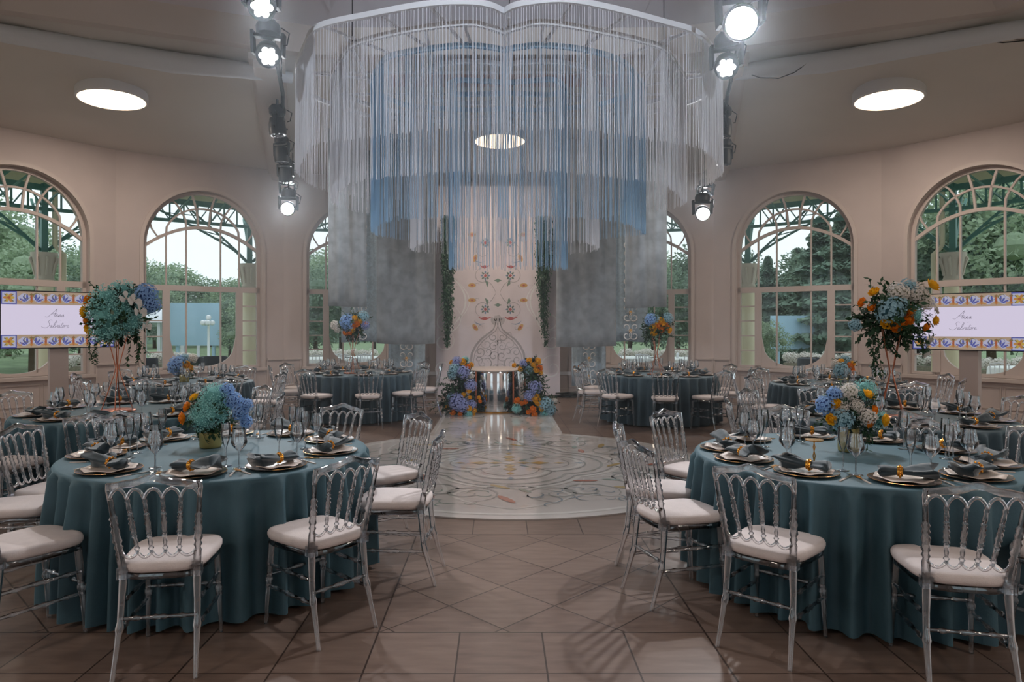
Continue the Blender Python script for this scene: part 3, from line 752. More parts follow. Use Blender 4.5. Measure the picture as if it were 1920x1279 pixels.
for s,side in((-1,'left'),(1,'right')):
    t=MB(); k0=.0 if s<0 else .2
    t.tube([(s*2.5+k0,6.9,5.33),(s*2.72+k0,8.2,5.2),(s*3.3+k0,10.6,5.08)],.03,8)
    t.tube([(s*3.3+k0,10.6,5.08),(s*3.75+k0*.5,12.0,4.72),(s*4.2,14.2,4.58)],.03,8)
    for (x,y,z) in ((s*2.6+k0,7.4,5.3),(s*3.1+k0,9.9,5.1),(s*3.7,12.0,4.7),(s*4.1,13.8,4.6)): t.tube([(x,y,z),(x,y,min(z+.75,ceil_z(x,y)+(.2 if y<9.5 else -.02)))],.008,4)
    tag(t.build('lighting_bar',M_black),'black pipe carrying the stage lights on the %s'%side,'lighting bar')
for nm,pts in(('dangling',[P(1394,135,10.2),P(1425,146,10.1),P(1460,147,10),P(1490,136,9.9),P(1518,115,9.8)]),('looping',[P(1824,68,9.2),P(1850,76,9.15),P(1880,80,9.1),P(1925,76,9.0)])):
    t=MB(); t.tube(catmull3(pts) if 0 else pts,.008,5)
    if nm=='looping': t.tube([P(1824,68,9.2),P(1870,72,9.1),P(1925,74,9.0)],.006,5)
    tag(t.build('loose_cable',M_cable),'thin black cable %s from the right ceiling'%nm,'cable')
# ------------------------------------------------------------------ screens on posts
def screen(cx,cy,zc,rz,label,flip=1):
    e=empty('display_screen',(cx,cy,0),rz,label,'screen')   # local: x along the face, face looks to -y
    W,Hh=1.44,.82
    a=MB(); a.box((0,.03,zc),(W+.03,.05,Hh+.03)); a.build('bezel',M_bezel,e)
    a=MB(); F=lambda l: (lambda u,z: (u,.002-l*.0007,z+zc))
    q=lambda u0,u1,z0,z1,l,m: a.poly([(u0,z0),(u1,z0),(u1,z1),(u0,z1)],F(l),m)
    q(-W/2,W/2,-Hh/2,Hh/2,0,0)
    bh=.19
    for s in(-1,1):
        zc_=s*(Hh/2-bh/2); q(-W/2,W/2,zc_-bh/2,zc_+bh/2,1,1)
        for e_ in(-1,1):
            x=e_*(W/2-bh/2); q(x-bh/2,x+bh/2,zc_-bh/2,zc_+bh/2,2,2); q(x-bh/2+.015,x+bh/2-.015,zc_-bh/2+.015,zc_+bh/2-.015,3,8)
            for k in range(6): 
                t=k*pi/3; a.blob(x+.04*cos(t),zc_+.04*sin(t),.03,.02,F(4),3 if k%2 else 6,t,8)
            for k in range(4):
                t=k*pi/2+pi/4; a.blob(x+.06*cos(t),zc_+.06*sin(t),.02,.01,F(4),5,t,6)
            a.blob(x,zc_,.02,.02,F(5),4)
        n=6; w=(W-2*bh)/n
        for k in range(n):
            x=-W/2+bh+w*(k+.5); sg=1 if k%2 else -1
            a.blob(x,zc_,w*.42,bh*.33,F(2),8,0,14,4,.12)
            # curling acanthus in blue with ochre stems
            for j in range(3): a.blob(x+sg*(.02-.028*j),zc_-.01+.022*(j-1),.045,.013,F(3),2,sg*(.5+.5*j),8)
            a.stroke(spiral(x-sg*.03,zc_+.03,.05,.9,0,sg,.6,12),.012,F(3),5)
            a.stroke(spiral(x+sg*.05,zc_-.03,.04,.9,2,-sg,.6,12),.012,F(3),3)
            a.blob(x+w/2,zc_,.014,bh*.4,F(4),4,0,8); a.blob(x+w/2,zc_+.05,.025,.014,F(4),5,0,8); a.blob(x+w/2,zc_-.05,.025,.014,F(4),3,0,8)
    # handwriting: "Anna" / dot / "Salvatore"
    def word(strokes,x0,z0,sc,w=.0045):
        for st in strokes:
            pts=[(x0+(x+.35*z)*sc,z0+z*sc) for x,z in st]; 
            q_=[]
            for i in range(len(pts)-1):
                p0=pts[max(i-1,0)];p1=pts[i];p2=pts[i+1];p3=pts[min(i+2,len(pts)-1)]
                for j in range(4):
                    t=j/4; q_.append(tuple(.5*((2*p1[k])+(-p0[k]+p2[k])*t+(2*p0[k]-5*p1[k]+4*p2[k]-p3[k])*t*t+(-p0[k]+3*p1[k]-3*p2[k]+p3[k])*t**3) for k in(0,1)))
            q_.append(pts[-1]); vs=[]; n=len(q_)
            a_=[]
            for i,(u,z) in enumerate(q_):
                A_=q_[min(i+1,n-1)];B_=q_[max(i-1,0)];tx,tz=A_[0]-B_[0],A_[1]-B_[1];l=sqrt(tx*tx+tz*tz) or 1
                for sg in(-1,1): vs.append(F(3)(u-tz/l*w/2*sg,z+tx/l*w/2*sg))
            a.add(vs,[(2*i,2*i+1,2*i+3,2*i+2) for i in range(n-1)],7)
    cA=[[(-.9,.05),(-.4,0),(.2,.9),(.55,1.5),(.6,1.5),(.6,.6),(.65,0)],[(.0,.55),(.9,.6)]]
    def cn(x): return [(x,0),(x+.05,.45),(x+.05,0),(x+.2,.42),(x+.3,.4),(x+.3,0),(x+.45,.08)]
    def ca(x): return [(x+.3,.4),(x+.1,.42),(x,.15),(x+.12,0),(x+.3,.35),(x+.3,.02),(x+.48,.08)]
    word(cA+[cn(.8)]+[cn(1.3)]+[ca(1.85)],-.12,.045,.075)
    word([[(.0,0),(.08,.05),(.16,.02)]],.0,-.01,.06)
    S=[(.5,1.35),(.2,1.5),(-.05,1.2),(.2,.8),(.35,.4),(.0,-.05),(-.6,.0),(-.9,.2)]
    l_=lambda x:[(x,.05),(x+.25,.6),(x+.3,1.25),(x+.15,1.2),(x+.1,.3),(x+.2,0),(x+.35,.08)]
    v_=lambda x:[(x,.4),(x+.1,.0),(x+.3,.42),(x+.42,.38)]
    t_=lambda x:[(x+.1,1.0),(x+.05,.1),(x+.15,0),(x+.3,.1)]
    o_=lambda x:[(x+.15,.42),(x,.2),(x+.12,0),(x+.28,.2),(x+.15,.42),(x+.38,.36)]
    r__=lambda x:[(x,0),(x+.05,.42),(x+.05,.25),(x+.2,.42),(x+.32,.38)]
    e__=lambda x:[(x,.18),(x+.2,.3),(x+.12,.43),(x,.2),(x+.12,0),(x+.4,.12)]
    word([S,ca(.55),l_(1.0),v_(1.4),ca(1.85),t_(2.35),[(2.25,.7),(2.7,.74)],o_(2.65),r__(3.05),e__(3.4)],-.17,-.115,.075)
    a.build('picture',[M_sw,M_sb,M_sbl,M_so,M_sr,M_sg,M_sy,M_st,M_slb],e,smooth=0)
    a=MB(); a.box((0,.14,.8),(.24,.16,1.6)); a.box((0,.1,zc),(.3,.06,.3)); a.build('post',M_post,e)
    a=MB(); a.box((0,.14,.02),(.7,.5,.04)); a.build('foot_plate',M_post,e)
screen(-6.55,10.35,1.63,radians(41),'left banner screen with blue and orange tile borders and script names')
screen(6.86,10.15,1.60,radians(-49),'right banner screen with blue and orange tile borders and script names')

# ------------------------------------------------------------------ chairs
def outline(wf,wb,dp,n=36,ex=4.0):
    pts=[]
    for i in range(n):
        a=2*pi*i/n; c,s=cos(a),sin(a)
        x=math.copysign(abs(c)**(2/ex),c); y=math.copysign(abs(s)**(2/ex),s)
        w=wb+(wf-wb)*(y+1)/2; pts.append((x*w/2,y*dp/2-.0))
    return pts
def loft_outline(mb,layers,o,cap=True):
    n=len(o); vs=[]
    for sc,z,dz in layers:
        for x,y in o: vs.append((x*sc,y*sc,z))
    fs=[(i*n+k,i*n+(k+1)%n,(i+1)*n+(k+1)%n,(i+1)*n+k) for i in range(len(layers)-1) for k in range(n)]
    fs.append(tuple(range(n-1,-1,-1))); fs.append(tuple((len(layers)-1)*n+k for k in range(n)))
    mb.add(vs,fs)
BEAD=[(0,.011),(.06,.011),(.08,.016),(.1,.011),(.13,.010),(.2,.013),(.28,.010),(.3,.016),(.33,.010),(.36,.017),(.4,.011),(.44,.018),(.5,.013),(.55,.018),(.59,.011),(.63,.017),(.66,.010),(.7,.016),(.72,.010),(.8,.013),(.9,.010),(.93,.015),(.96,.011),(1,.011)]
SIMPLE=[(0,.010),(.15,.011),(.2,.016),(.25,.010),(.4,.011),(.45,.017),(.5,.012),(.55,.017),(.6,.011),(.75,.010),(.8,.016),(.85,.011),(1,.010)]
def by(z): return -.185-.085*(z-.45)/.42
def build_chair(far=False):
    seg=5 if far else 8; parts=[]
    m=MB(); o=outline(.43,.37,.42); loft_outline(m,[(.93,.446,0),(1.0,.452,0),(1.03,.466,0),(1.03,.48,0),(1.0,.492,0),(.9,.499,0),(.6,.503,0)],o)
    parts.append(('seat_cushion',m.mesh('seat_cushion',M_cush,60)))
    m=MB(); o=outline(.41,.35,.40,ex=5); n=len(o)
    loft_outline(m,[(.97,.415,0),(1,.42,0),(1,.44,0),(.98,.445,0)],o); fr=m
    st=MB()
    def S(A,B,p=SIMPLE): st.turned(A,B,[(t,r*.85) for t,r in p],seg)
    S((-.172,-.19,.31),(-.178,.175,.31)); S((-.172,-.205,.20),(-.18,.18,.20)); S((.172,-.19,.31),(.178,.175,.31)); S((.172,-.205,.20),(.18,.18,.20))
    S((-.17,-.198,.25),(.17,-.198,.25)); S((-.178,.178,.255),(.178,.178,.255))
    if far:
        for v,f_ in((st.v,st.f),): fr.add(v,f_)
        parts.append(('seat_frame',fr.mesh('seat_frame',M_plastic,50)))
    else:
        parts.append(('seat_frame',fr.mesh('seat_frame',M_plastic,50)))
        for A,B in (((-.172,-.19,.31),(-.178,.175,.31)),((-.172,-.205,.20),(-.18,.18,.20)),((.172,-.19,.31),(.178,.175,.31)),((.172,-.205,.20),(.18,.18,.20)),((-.17,-.198,.25),(.17,-.198,.25)),((-.178,.178,.255),(.178,.178,.255))):
            q=MB(); q.turned(A,B,[(t,r*.85) for t,r in SIMPLE],seg); parts.append(('stretcher',q.mesh('stretcher',M_plastic,60)))
    LEG=[(0,.018),(.3,.019),(.42,.016),(.45,.022),(.48,.022),(.5,.016),(.53,.020),(.56,.015),(.9,.011),(.97,.012),(1,.010)]
    for sx in(-1,1):
        q=MB(); q.turned((sx*.17,.165,.43),(sx*.186,.195,0),LEG,seg); parts.append(('leg',q.mesh('leg',M_plastic,60)))
        q=MB(); pts=[(sx*.166,-.18,.46),(sx*.166,-.185,.40),(sx*.170,-.192,.32),(sx*.172,-.2,.24),(sx*.173,-.208,.21),(sx*.174,-.214,.19),(sx*.178,-.24,.1),(sx*.184,-.27,0)]
        q.tube(pts,[.019,.02,.017,.016,.021,.016,.013,.011],seg); parts.append(('leg',q.mesh('leg',M_plastic,60)))
    # back
    bk=MB()
    bow=lambda x,z: by(z)-.025*(1-(x/.2)**2)*(z-.45)/.4
    for sx in(-1,1):
        A=Vector((sx*.166,by(.45),.45)); B=Vector((sx*.197,by(.80),.80)); bk.turned(A,B,[(t,r*1.25) for t,r in [(0,.017),(.05,.015),(.25,.015),(.3,.011),(.34,.016),(.38,.011),(.42,.017),(.5,.013),(.56,.017),(.6,.011),(.64,.016),(.68,.011),(.72,.016),(.76,.010),(1,.010)]],seg)
        bk.box((sx*.166,by(.45),.45),(.045,.045,.05))
    # crest board with raised centre
    cr=[]
    N_=20
    for i in range(N_+1):
        t=-1+2*i/N_; x=t*.205; zt=.862+.022*cos(pi*t)*(.5+.5*cos(pi*t*.5))+.004*cos(3*pi*t)
        cr.append((x,bow(x,.86),zt))
    vs=[]
    for x,y,z in cr:
        for dy,dz in((-.009,-.014),(.009,-.014),(.012,.012),(0,.018),(-.012,.012)): vs.append((x,y+dy,z+dz))
    n=len(cr); bk.add(vs,[(i*5+k,i*5+(k+1)%5,(i+1)*5+(k+1)%5,(i+1)*5+k) for i in range(n-1) for k in range(5)]+[(4,3,2,1,0),tuple((n-1)*5+k for k in range(5))])
    for sx in(-1,1): bk.tube([(sx*.197,by(.79),.79),(sx*.203,by(.84),.835),(sx*.2,by(.86),.86)],.012,seg)
    xs_t=[-.197,-.118,-.04,.04,.118,.197]; xs_b=[-.166,-.092,-.031,.031,.092,.166]
    for i in range(5):
        a,b_=xs_t[i],xs_t[i+1]; pts=[]
        for j in range(9):
            t=j/8; x=a+(b_-a)*t; pts.append((x,bow(x,.82),.795+.042*sin(pi*t)**.7))
        bk.tube(pts,.0075,seg)
        a,b_=xs_b[i],xs_b[i+1]; pts=[]
        for j in range(9):
            t=j/8; x=a+(b_-a)*t; pts.append((x,bow(x,.53),.545-.026*sin(pi*t)**.7))
        bk.tube(pts,.0075,seg)
    sp=[]
    for i in range(1,5):
        A=Vector((xs_b[i],bow(xs_b[i],.54),.54)); B=Vector((xs_t[i],bow(xs_t[i],.80),.80)); q=bk if far else MB()
        q.turned(A,B,[(t,r*.85) for t,r in BEAD],seg)
        if not far: sp.append(('spindle',q.mesh('spindle',M_plastic,60)))
    parts.append(('backrest',bk.mesh('backrest',M_plastic,60))); parts+=sp
    return parts
CH_N=build_chair(False); CH_F=build_chair(True)
for _nm,_me in CH_N+CH_F:
    for v_ in _me.vertices: v_.co.x*=.93
def chair(x,y,rz,label,group,parts):
    e=empty('banquet_chair',(x,y,0),rz,label,'chair',group)
    bk=None
    for nm,me in parts:
        o=place(nm,me,bk if nm=='spindle' else e)
        if nm=='backrest': bk=o
    return e

# ------------------------------------------------------------------ table settings
def wine_mesh():
    m=MB(); m.lathe([(.036,0),(.036,.002),(.008,.006),(.0045,.012),(.004,.08),(.005,.092),(.012,.100),(.030,.118),(.043,.137),(.044,.142),(.040,.165),(.034,.195),(.031,.222)],18,cap=False)
    return m.mesh('wine_glass',M_crystal,70)
def flute_mesh():
    m=MB(); m.lathe([(.033,0),(.033,.002),(.008,.006),(.0045,.012),(.004,.10),(.010,.115),(.022,.15),(.027,.18),(.026,.21),(.023,.24)],16,cap=False)
    return m.mesh('champagne_flute',M_crystal,70)
W_ME=wine_mesh(); FL_ME=flute_mesh()
def plate_mesh():
    m=MB(); n=48; L=[(.055,.002),(.075,.004),(.085,.006),(.115,.011),(.135,.016),(.133,.019),(.112,.015),(.083,.009),(.07,.008),(0.001,.008)]
    vs=[]
    for i,(r,z) in enumerate(L):
        for k in range(n):
            a=2*pi*k/n; rr=r*(1+(.045*abs(cos(6*a/1))-.02 if r>.11 else 0)); vs.append((rr*cos(a),rr*sin(a),z+(.004*cos(6*a) if r>.11 else 0)+.0))
    m.add(vs,[(i*n+k,i*n+(k+1)%n,(i+1)*n+(k+1)%n,(i+1)*n+k) for i in range(len(L)-1) for k in range(n)])
    return m.mesh('dinner_plate',M_plate,70)
PL_ME=plate_mesh()
m=MB(); m.lathe([(.10,.001),(.13,.004),(.160,.011),(.1655,.013),(.1655,.0155)],40,m=0,cap=False); m.lathe([(.1655,.0155),(.162,.016)],40,m=1,cap=False); m.lathe([(.162,.016),(.13,.009),(.10,.006),(0,.006)],40,m=0,cap=False)
CHG_ME=m.mesh('charger_plate',[M_charger,M_gold],70)
def napkin_mesh(v):
    m=MB(); nu,nv=26,18; r=random.Random(v); ph=r.uniform(0,6); vs=[]
    for i in range(nu+1):
        t=i/nu; s=(t-.38)
        w=.018+(.052 if s>0 else .040)*min(1,abs(s)/.45)**.8
        h=.013+.013*min(1,abs(s)/.3)
        x=-.11+.245*t
        for j in range(nv):
            a=2*pi*j/nv
            fold=1+.34*sin(5*a+ph)*min(1,abs(s)*3)
            vs.append((x+.012*sin(3*a+ph)*(1 if s>0 else .6)*abs(s)*3, w*cos(a)*fold, .020+h*sin(a)*(1+.35*sin(3*a+ph+4*t))+(.028*max(0,s)*2)*(.5+.5*sin(2*a+ph))))
    m.add(vs,[(i*nv+k,i*nv+(k+1)%nv,(i+1)*nv+(k+1)%nv,(i+1)*nv+k) for i in range(nu) for k in range(nv)]+[tuple(range(nv-1,-1,-1)),tuple(nu*nv+k for k in range(nv))])
    lo=min(v_[2] for v_ in m.v); m.v=[(x,y,z-lo) for x,y,z in m.v]
    return m.mesh('napkin',M_napkin,180), -lo+.020
NAPS=[napkin_mesh(i) for i in range(5)]
m=MB()
for k in range(14):
    a=2*pi*k/14; m.lathe([(.003,-.014),(.006,-.008),(.0065,0),(.006,.008),(.003,.014)],6,(0,0,0),M=Matrix.Translation((0,0,0)).to_3x3()) if 0 else None
m.lathe([(.021,-.012),(.026,-.013),(.027,0),(.026,.013),(.021,.012)],18,M=Matrix.Rotation(pi/2,3,'Y'),cap=False)
for k in range(10):
    a=2*pi*k/10; m.lathe([(0,-.006),(.006,-.003),(.006,.003),(0,.006)],6,(0,.028*cos(a),.028*sin(a)))
RING_ME=m.mesh('napkin_ring',M_gold,60)
def knife_mesh():
    m=MB(); m.box((0,-.045,.003),(.009,.09,.005),m=1); m.box((0,.045,.003),(.014,.09,.002),m=0); m.box((0,.003,.003),(.011,.01,.006),m=0); return m.mesh('table_knife',[M_steel,M_plate],30)
def fork_mesh():
    m=MB(); m.box((0,-.045,.003),(.008,.09,.005),m=1); m.box((0,.02,.003),(.006,.045,.003),m=0); m.box((0,.05,.004),(.022,.02,.003),m=0)
    for x in(-.0095,-.0032,.0032,.0095): m.box((x,.075,.005),(.003,.035,.003),m=0)
    return m.mesh('table_fork',[M_gold,M_plate],30)
KN=knife_mesh(); FK=fork_mesh()

CLK=['twelve','one','two','three','four','five','six','seven','eight','nine','ten','eleven']
TABLES=[ # x,y,r,angles,phrase,near
 (-1.75,4.37,.90,[-166,-121,-79,-44,-4,33,70,107,142,173],'near left table',True,M_velvet),
 (2.13,4.22,.90,[-96,-133.5,-168,163,127,84,48,12,-24,-60],'near right table',True,M_velvet),
 (-3.47,6.45,.90,[-108,-70,-30,10,48,86,124,164,-146],'left table with tall bouquet',True,M_velvet),
 (3.45,6.05,.90,[-112,-150,170,130,92,54,14,-26,-68],'right table with tall bouquet',True,M_velvetg),
 (-4.42,9.8,.90,[-85,-45,-5,35,75,115,155,-165,-125],'left table by the windows',False,M_velvetg),
 (-2.36,11.6,.90,[-160,-112,-70,-34,5,45,85,125,163],'left table nearest the stage',False,M_velvetg),
 (2.62,11.3,.90,[-173,-137,-99,-63,-21,20,60,100,145],'right table nearest the stage',False,M_velvetg),
 (4.64,9.4,.90,[-163,-123,-83,-43,-3,37,77,117,157],'right table by the windows',False,M_velvetg)]
TZ=.75
def tablecloth(ti,x,y,r,phrase,mt):
    m=MB(); n=540; rr=random.Random(ti); 
    ph=[rr.uniform(0,6.28) for _ in range(6)]
    def fold(a):
        w=a+.05*sin(3*a+ph[0])+.035*sin(7*a+ph[1])
        s=sin(36*w+ph[2]+.9*sin(5*a+ph[4])); s2=sin(15*w+ph[3])
        return (2*(.5+.5*s)**1.5-1)*.74+.26*s2
    L=[(.0,r*.4),(.0,r*.8),(.0,r-.02),(-.004,r-.004),(-.012,r+.002),(-.04,r+.0),(-.08,r-.004),(-.15,r-.004),(-.25,r+.002),(-.40,r+.006),(-.55,r+.01),(-.66,r+.014),(-.725,r+.016)]
    vs=[(0,0,0)]
    for i,(z,R) in enumerate(L):
        amp=0 if z>-.02 else .078*min(1,(-z/.45))**.4
        for k in range(n):
            a=2*pi*k/n; f_=fold(a); q=R+amp*f_
            vs.append((q*cos(a),q*sin(a),z+(.008*f_ if i==len(L)-1 else 0)))
    fs=[(0,1+k,1+(k+1)%n) for k in range(n)]
    for i in range(len(L)-1): fs+=[(1+i*n+k,1+(i+1)*n+k,1+(i+1)*n+(k+1)%n,1+i*n+(k+1)%n) for k in range(n)]
    m.add(vs,fs)
    o=m.build('tablecloth',mt,loc=(x,y,TZ),rz=0,smooth=180)
    tag(o,'teal velvet tablecloth over the round %s'%phrase,'tablecloth','round velvet tablecloths')
    return o
for ti,(tx,ty,tr,angs,phrase,near,mt) in enumerate(TABLES):
    tablecloth(ti,tx,ty,tr,phrase,mt)
    rr=random.Random(ti+50); used=set()
    for a in angs:
        h=int(round(3-a/30))%12
        while h in used: h=(h+1)%12
        used.add(h); ck=CLK[h]+" o'clock"
        ar=radians(a); rc=1.12
        cx,cy=tx+rc*cos(ar),ty+rc*sin(ar)
        rz=ar+pi/2+radians(rr.uniform(-5,5))
        if ti==0 and a==-44: rz=ar+pi/2+radians(3)
        if ti==1 and a==-96: rz=ar+pi/2+radians(-6)
        chair(cx,cy,rz,"clear plastic chair, white cushion, at %s of the %s"%(ck,phrase),'clear chairs around the tables',CH_N if near else CH_F)
        def at(rad,tan_): return (tx+rad*cos(ar)-tan_*sin(ar), ty+rad*sin(ar)+tan_*cos(ar))
        x,y=at(.705,0); jz=rr.uniform(-.15,.15)
        o=place('charger_plate',CHG_ME,None,(x,y,TZ+.0005)); tag(o,"smoked charger plate with gold rim, %s of the %s"%(ck,phrase),'charger plate','charger plates')
        o=place('dinner_plate',PL_ME,None,(x,y,TZ+.0065),(0,0,rr.uniform(0,1))); tag(o,"scalloped ivory dinner plate, %s of the %s"%(ck,phrase),'plate','ivory plates')
        nm,cz=NAPS[rr.randrange(5)]
        o=place('napkin',nm,None,(x,y,TZ+.0155),(0,0,ar+pi/2+rr.choice((0,0,pi,.5,-.4))+jz)); tag(o,"dark teal napkin in gold ring, %s of the %s"%(ck,phrase),'napkin','teal napkins')
        place('napkin_ring',RING_ME,o,(-.11+.245*.38,0,cz))
        wx,wy=at(.56+rr.uniform(-.02,.02),.205); o=place('wine_glass',W_ME,None,(wx,wy,TZ)); tag(o,"empty angular wine glass, %s of the %s"%(ck,phrase),'wine glass','wine glasses')
        wx,wy=at(.50+rr.uniform(-.02,.02),.12); o=place('champagne_flute',FL_ME,None,(wx,wy,TZ)); tag(o,"empty slim champagne flute, %s of the %s"%(ck,phrase),'champagne flute','champagne flutes')
        if near:
            for nm_,me,tn,lb in(('table_knife',KN,.195,'pale handled table knife'),('table_fork',FK,-.195,'gold fork with pale handle')):
                wx,wy=at(.70,tn); o=place(nm_,me,None,(wx,wy,TZ),(0,0,ar+pi/2)); tag(o,"%s, %s of the %s"%(lb,ck,phrase),'cutlery',lb+'s')
# gold stand for a table card on the near right table, small candles
m=MB(); m.lathe([(.028,0),(.028,.004),(.006,.008)],16); 
for s in(-1,1): m.tube([(0,0,.006),(s*.006,0,.04),(-s*.005,0,.09),(s*.004,0,.13)],.003,6)
m.lathe([(.05,.128),(.05,.134),(0,.134)],24)
tag(m.build('gold_pedestal',M_gold,loc=(1.82,4.0,TZ)),'slender gold pedestal left of the near right vase','candle stand')

# ------------------------------------------------------------------ flowers
def rose_mesh(name,mt,seed):
    m=MB(); r=random.Random(seed)
    m.lathe([(0,-.5),(.35,-.35),(.45,0),(.3,.35),(0,.45)],8,cap=False)
    for ring,(nn,R,h,cl) in enumerate(((4,.35,.55,.9),(5,.6,.5,.55),(6,.85,.35,.25),(7,1.0,.12,-.05))):
        for k in range(nn):
            a=2*pi*k/nn+ring*.5+r.uniform(-.2,.2); w=1.5*pi/nn; vs=[]
            for i in range(4):
                t=i/3; rad=R*(.35+.65*sin(t*1.6)); z=-.4+t*(h+.4)
                if i==3: rad=R*(1.0-cl*.35)
                for j in range(5):
                    b=a+(j-2)/2*w*.62; q=1-.1*((j-2)/2)**2
                    vs.append((rad*q*cos(b),rad*q*sin(b),z-(.15*abs((j-2)/2)**2 if i==3 else 0)))
            m.add(vs,[(i*5+j,i*5+j+1,(i+1)*5+j+1,(i+1)*5+j) for i in range(3) for j in range(4)])
    return m.mesh(name,mt,180)
GAP_SHADE={'blue hydrangea':mat('blue hydrangea gap shade',(60,84,140),.8),'pale blue hydrangea':mat('pale blue hydrangea gap shade',(74,116,128),.8),'lavender hydrangea':mat('lavender hydrangea gap shade',(76,82,130),.8),'white petals':mat('white hydrangea gap shade',(150,150,130),.8)}  # darker core colours paint shade into the gaps between florets
def hydr_mesh(name,mt,seed):
    m=MB(); r=random.Random(seed); n=74
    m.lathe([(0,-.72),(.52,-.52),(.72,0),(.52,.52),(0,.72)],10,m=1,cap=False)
    for i in range(n):
        z=1-1.7*(i+.5)/n; a=i*2.39996; q=sqrt(max(0,1-z*z)); d=Vector((q*cos(a),q*sin(a),z)); d*=r.uniform(.86,1.14)
        t=d.normalized().orthogonal().normalized(); b=d.normalized().cross(t); ro=r.uniform(0,1.5)
        for k in range(4):
            an=ro+k*pi/2; e1=t*cos(an)+b*sin(an); e2=t*cos(an+.7)+b*sin(an+.7); e3=t*cos(an-.7)+b*sin(an-.7); nn=d.normalized()
            s=.215
            tl=r.uniform(-.10,.12); m.add([d,d+e3*s*.8+nn*(.03+tl*.5),d+e1*s*1.15+nn*tl,d+e2*s*.8+nn*(.03+tl*.3)],[(0,1,2,3)])
    return m.mesh(name,[mt,GAP_SHADE.get(mt.name,M_leafd)],0)
def gyp_mesh(name,seed):
    m=MB(); r=random.Random(seed)
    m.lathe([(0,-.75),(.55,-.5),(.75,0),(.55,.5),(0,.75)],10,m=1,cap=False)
    for i in range(620):
        d=Vector((r.gauss(0,1),r.gauss(0,1),r.gauss(0,1))).normalized()*r.uniform(.78,1.1); s=r.uniform(.03,.055)
        m.add([d+Vector(v)*s for v in((1,0,0),(-1,0,0),(0,1,0),(0,-1,0),(0,0,1),(0,0,-1))],[(0,2,4),(2,1,4),(1,3,4),(3,0,4),(2,0,5),(1,2,5),(3,1,5),(0,3,5)])
    return m.mesh(name,[M_teal,M_teald],0)
def orchid_mesh(name,mt,seed):
    m=MB(); r=random.Random(seed)
    for (rx,n,w) in((1.0,3,.42),(.95,2,.65)):
        for k in range(n):
            a=(2*pi*k/3+pi/2) if n==3 else (0 if k==0 else pi); vs=[(0,0,0)]
            for j in range(9):
                t=j/8; an=a+(t-.5)*2*w; rad=rx*sin(pi*(.2+.6*t))**.5; vs.append((rad*cos(an),rad*sin(an),.18*sin(pi*t)+.05*n))
            m.add(vs,[(0,j,j+1) for j in range(1,9)])
    m.lathe([(0,0),(.15,.1),(.1,.25),(0,.3)],6,cap=False)
    return m.mesh(name,mt,180)
def leafcloud(name,mt,seed,n=26,L=1.0,droop=.4,leaf=.16):
    """sprays radiating from the centre, unit scale"""
    m=MB(); r=random.Random(seed)
    for i in range(n):
        d=Vector((r.gauss(0,1),r.gauss(0,1),r.gauss(0,.8))).normalized(); ln=L*r.uniform(.75,1.2)
        pts=[d*ln*t+Vector((0,0,-droop*t*t*ln*.6)) for t in(0,.4,.6,.75,.9,1.0)]
        m.tube(pts,.012,3)
        for j in range(9):
            t=.45+.55*j/8; p=d*ln*t+Vector((0,0,-droop*t*t*ln*.6)); sd=d.cross(Vector((r.gauss(0,1),r.gauss(0,1),r.gauss(0,1)))).normalized()
            ax=(d*.8+sd).normalized(); s=leaf*r.uniform(.8,1.3); w=d.cross(sd).normalized()*s*.28
            m.add([p,p+ax*s*.45+w,p+ax*s,p+ax*s*.45-w],[(0,1,2,3)])
    return m.mesh(name,mt,0)
def drop_mesh(name,mt,seed,L=1.0):
    m=MB(); r=random.Random(seed)
    for i in range(5):
        x0,y0=r.uniform(-.12,.12),r.uniform(-.12,.12); ln=L*r.uniform(.6,1)
        P_=lambda t:Vector((x0+(.18*t if i%2 else -.05*t)+.04*sin(5*t+i),y0+.05*cos(4*t),.1-ln*t))
        m.tube([P_(t/8) for t in range(9)],.006,3)
        for j in range(22):
            t=j/22; p=P_(t); a=r.uniform(0,6.28); d=Vector((cos(a),sin(a),-.8)).normalized(); s=r.uniform(.08,.14); w=Vector((-sin(a),cos(a),0))*s*.28
            m.add([p,p+d*s*.5+w,p+d*s,p+d*s*.5-w],[(0,1,2,3)])
    return m.mesh(name,mt,0)
ME={}
def fm(kind,mt,tagn,seed=0):
    key=(kind,mt.name,seed)
    if key not in ME:
        ME[key]={'rose':rose_mesh,'hyd':hydr_mesh,'orchid':orchid_mesh}[kind](tagn,mt,seed)
    return ME[key]
GY=[gyp_mesh('gypsophila',i) for i in range(3)]
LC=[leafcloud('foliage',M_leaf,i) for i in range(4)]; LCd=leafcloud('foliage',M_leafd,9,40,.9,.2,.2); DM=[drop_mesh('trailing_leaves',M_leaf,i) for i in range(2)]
def blm(e,kind,d,R,s,seed=0,sq=1):
    """bloom of size s at direction d*R from arrangement centre (local of e, centre stored)"""
    c=e['_c']; p=Vector(c)+Vector(d)*R
    dv=Vector(d) if Vector(d).length>.01 else Vector((0,0,1))
    q=dv.to_track_quat('Z','Y').to_euler()
    K={'Y':('rose',M_yel,'yellow_rose'),'O':('rose',M_or,'orange_rose'),'W':('orchid',M_wht,'white_orchid'),'w':('hyd',M_wht,'white_hydrangea'),'B':('hyd',M_blue,'blue_hydrangea'),'L':('hyd',M_lblue,'pale_blue_hydrangea'),'V':('hyd',M_lav,'lavender_hydrangea')}
    if kind=='G': me=GY[seed%3]; nm='teal_gypsophila'
    elif kind=='F': me=LC[seed%4]; nm='foliage'
    elif kind=='D': me=LCd; nm='foliage'
    elif kind=='T': me=DM[seed%2]; nm='trailing_leaves'; q=(0,0,seed)
    else: k,mt,nm=K[kind]; me=fm(k,mt,nm,seed%3)
    return place(nm,me,e,p,q,s)
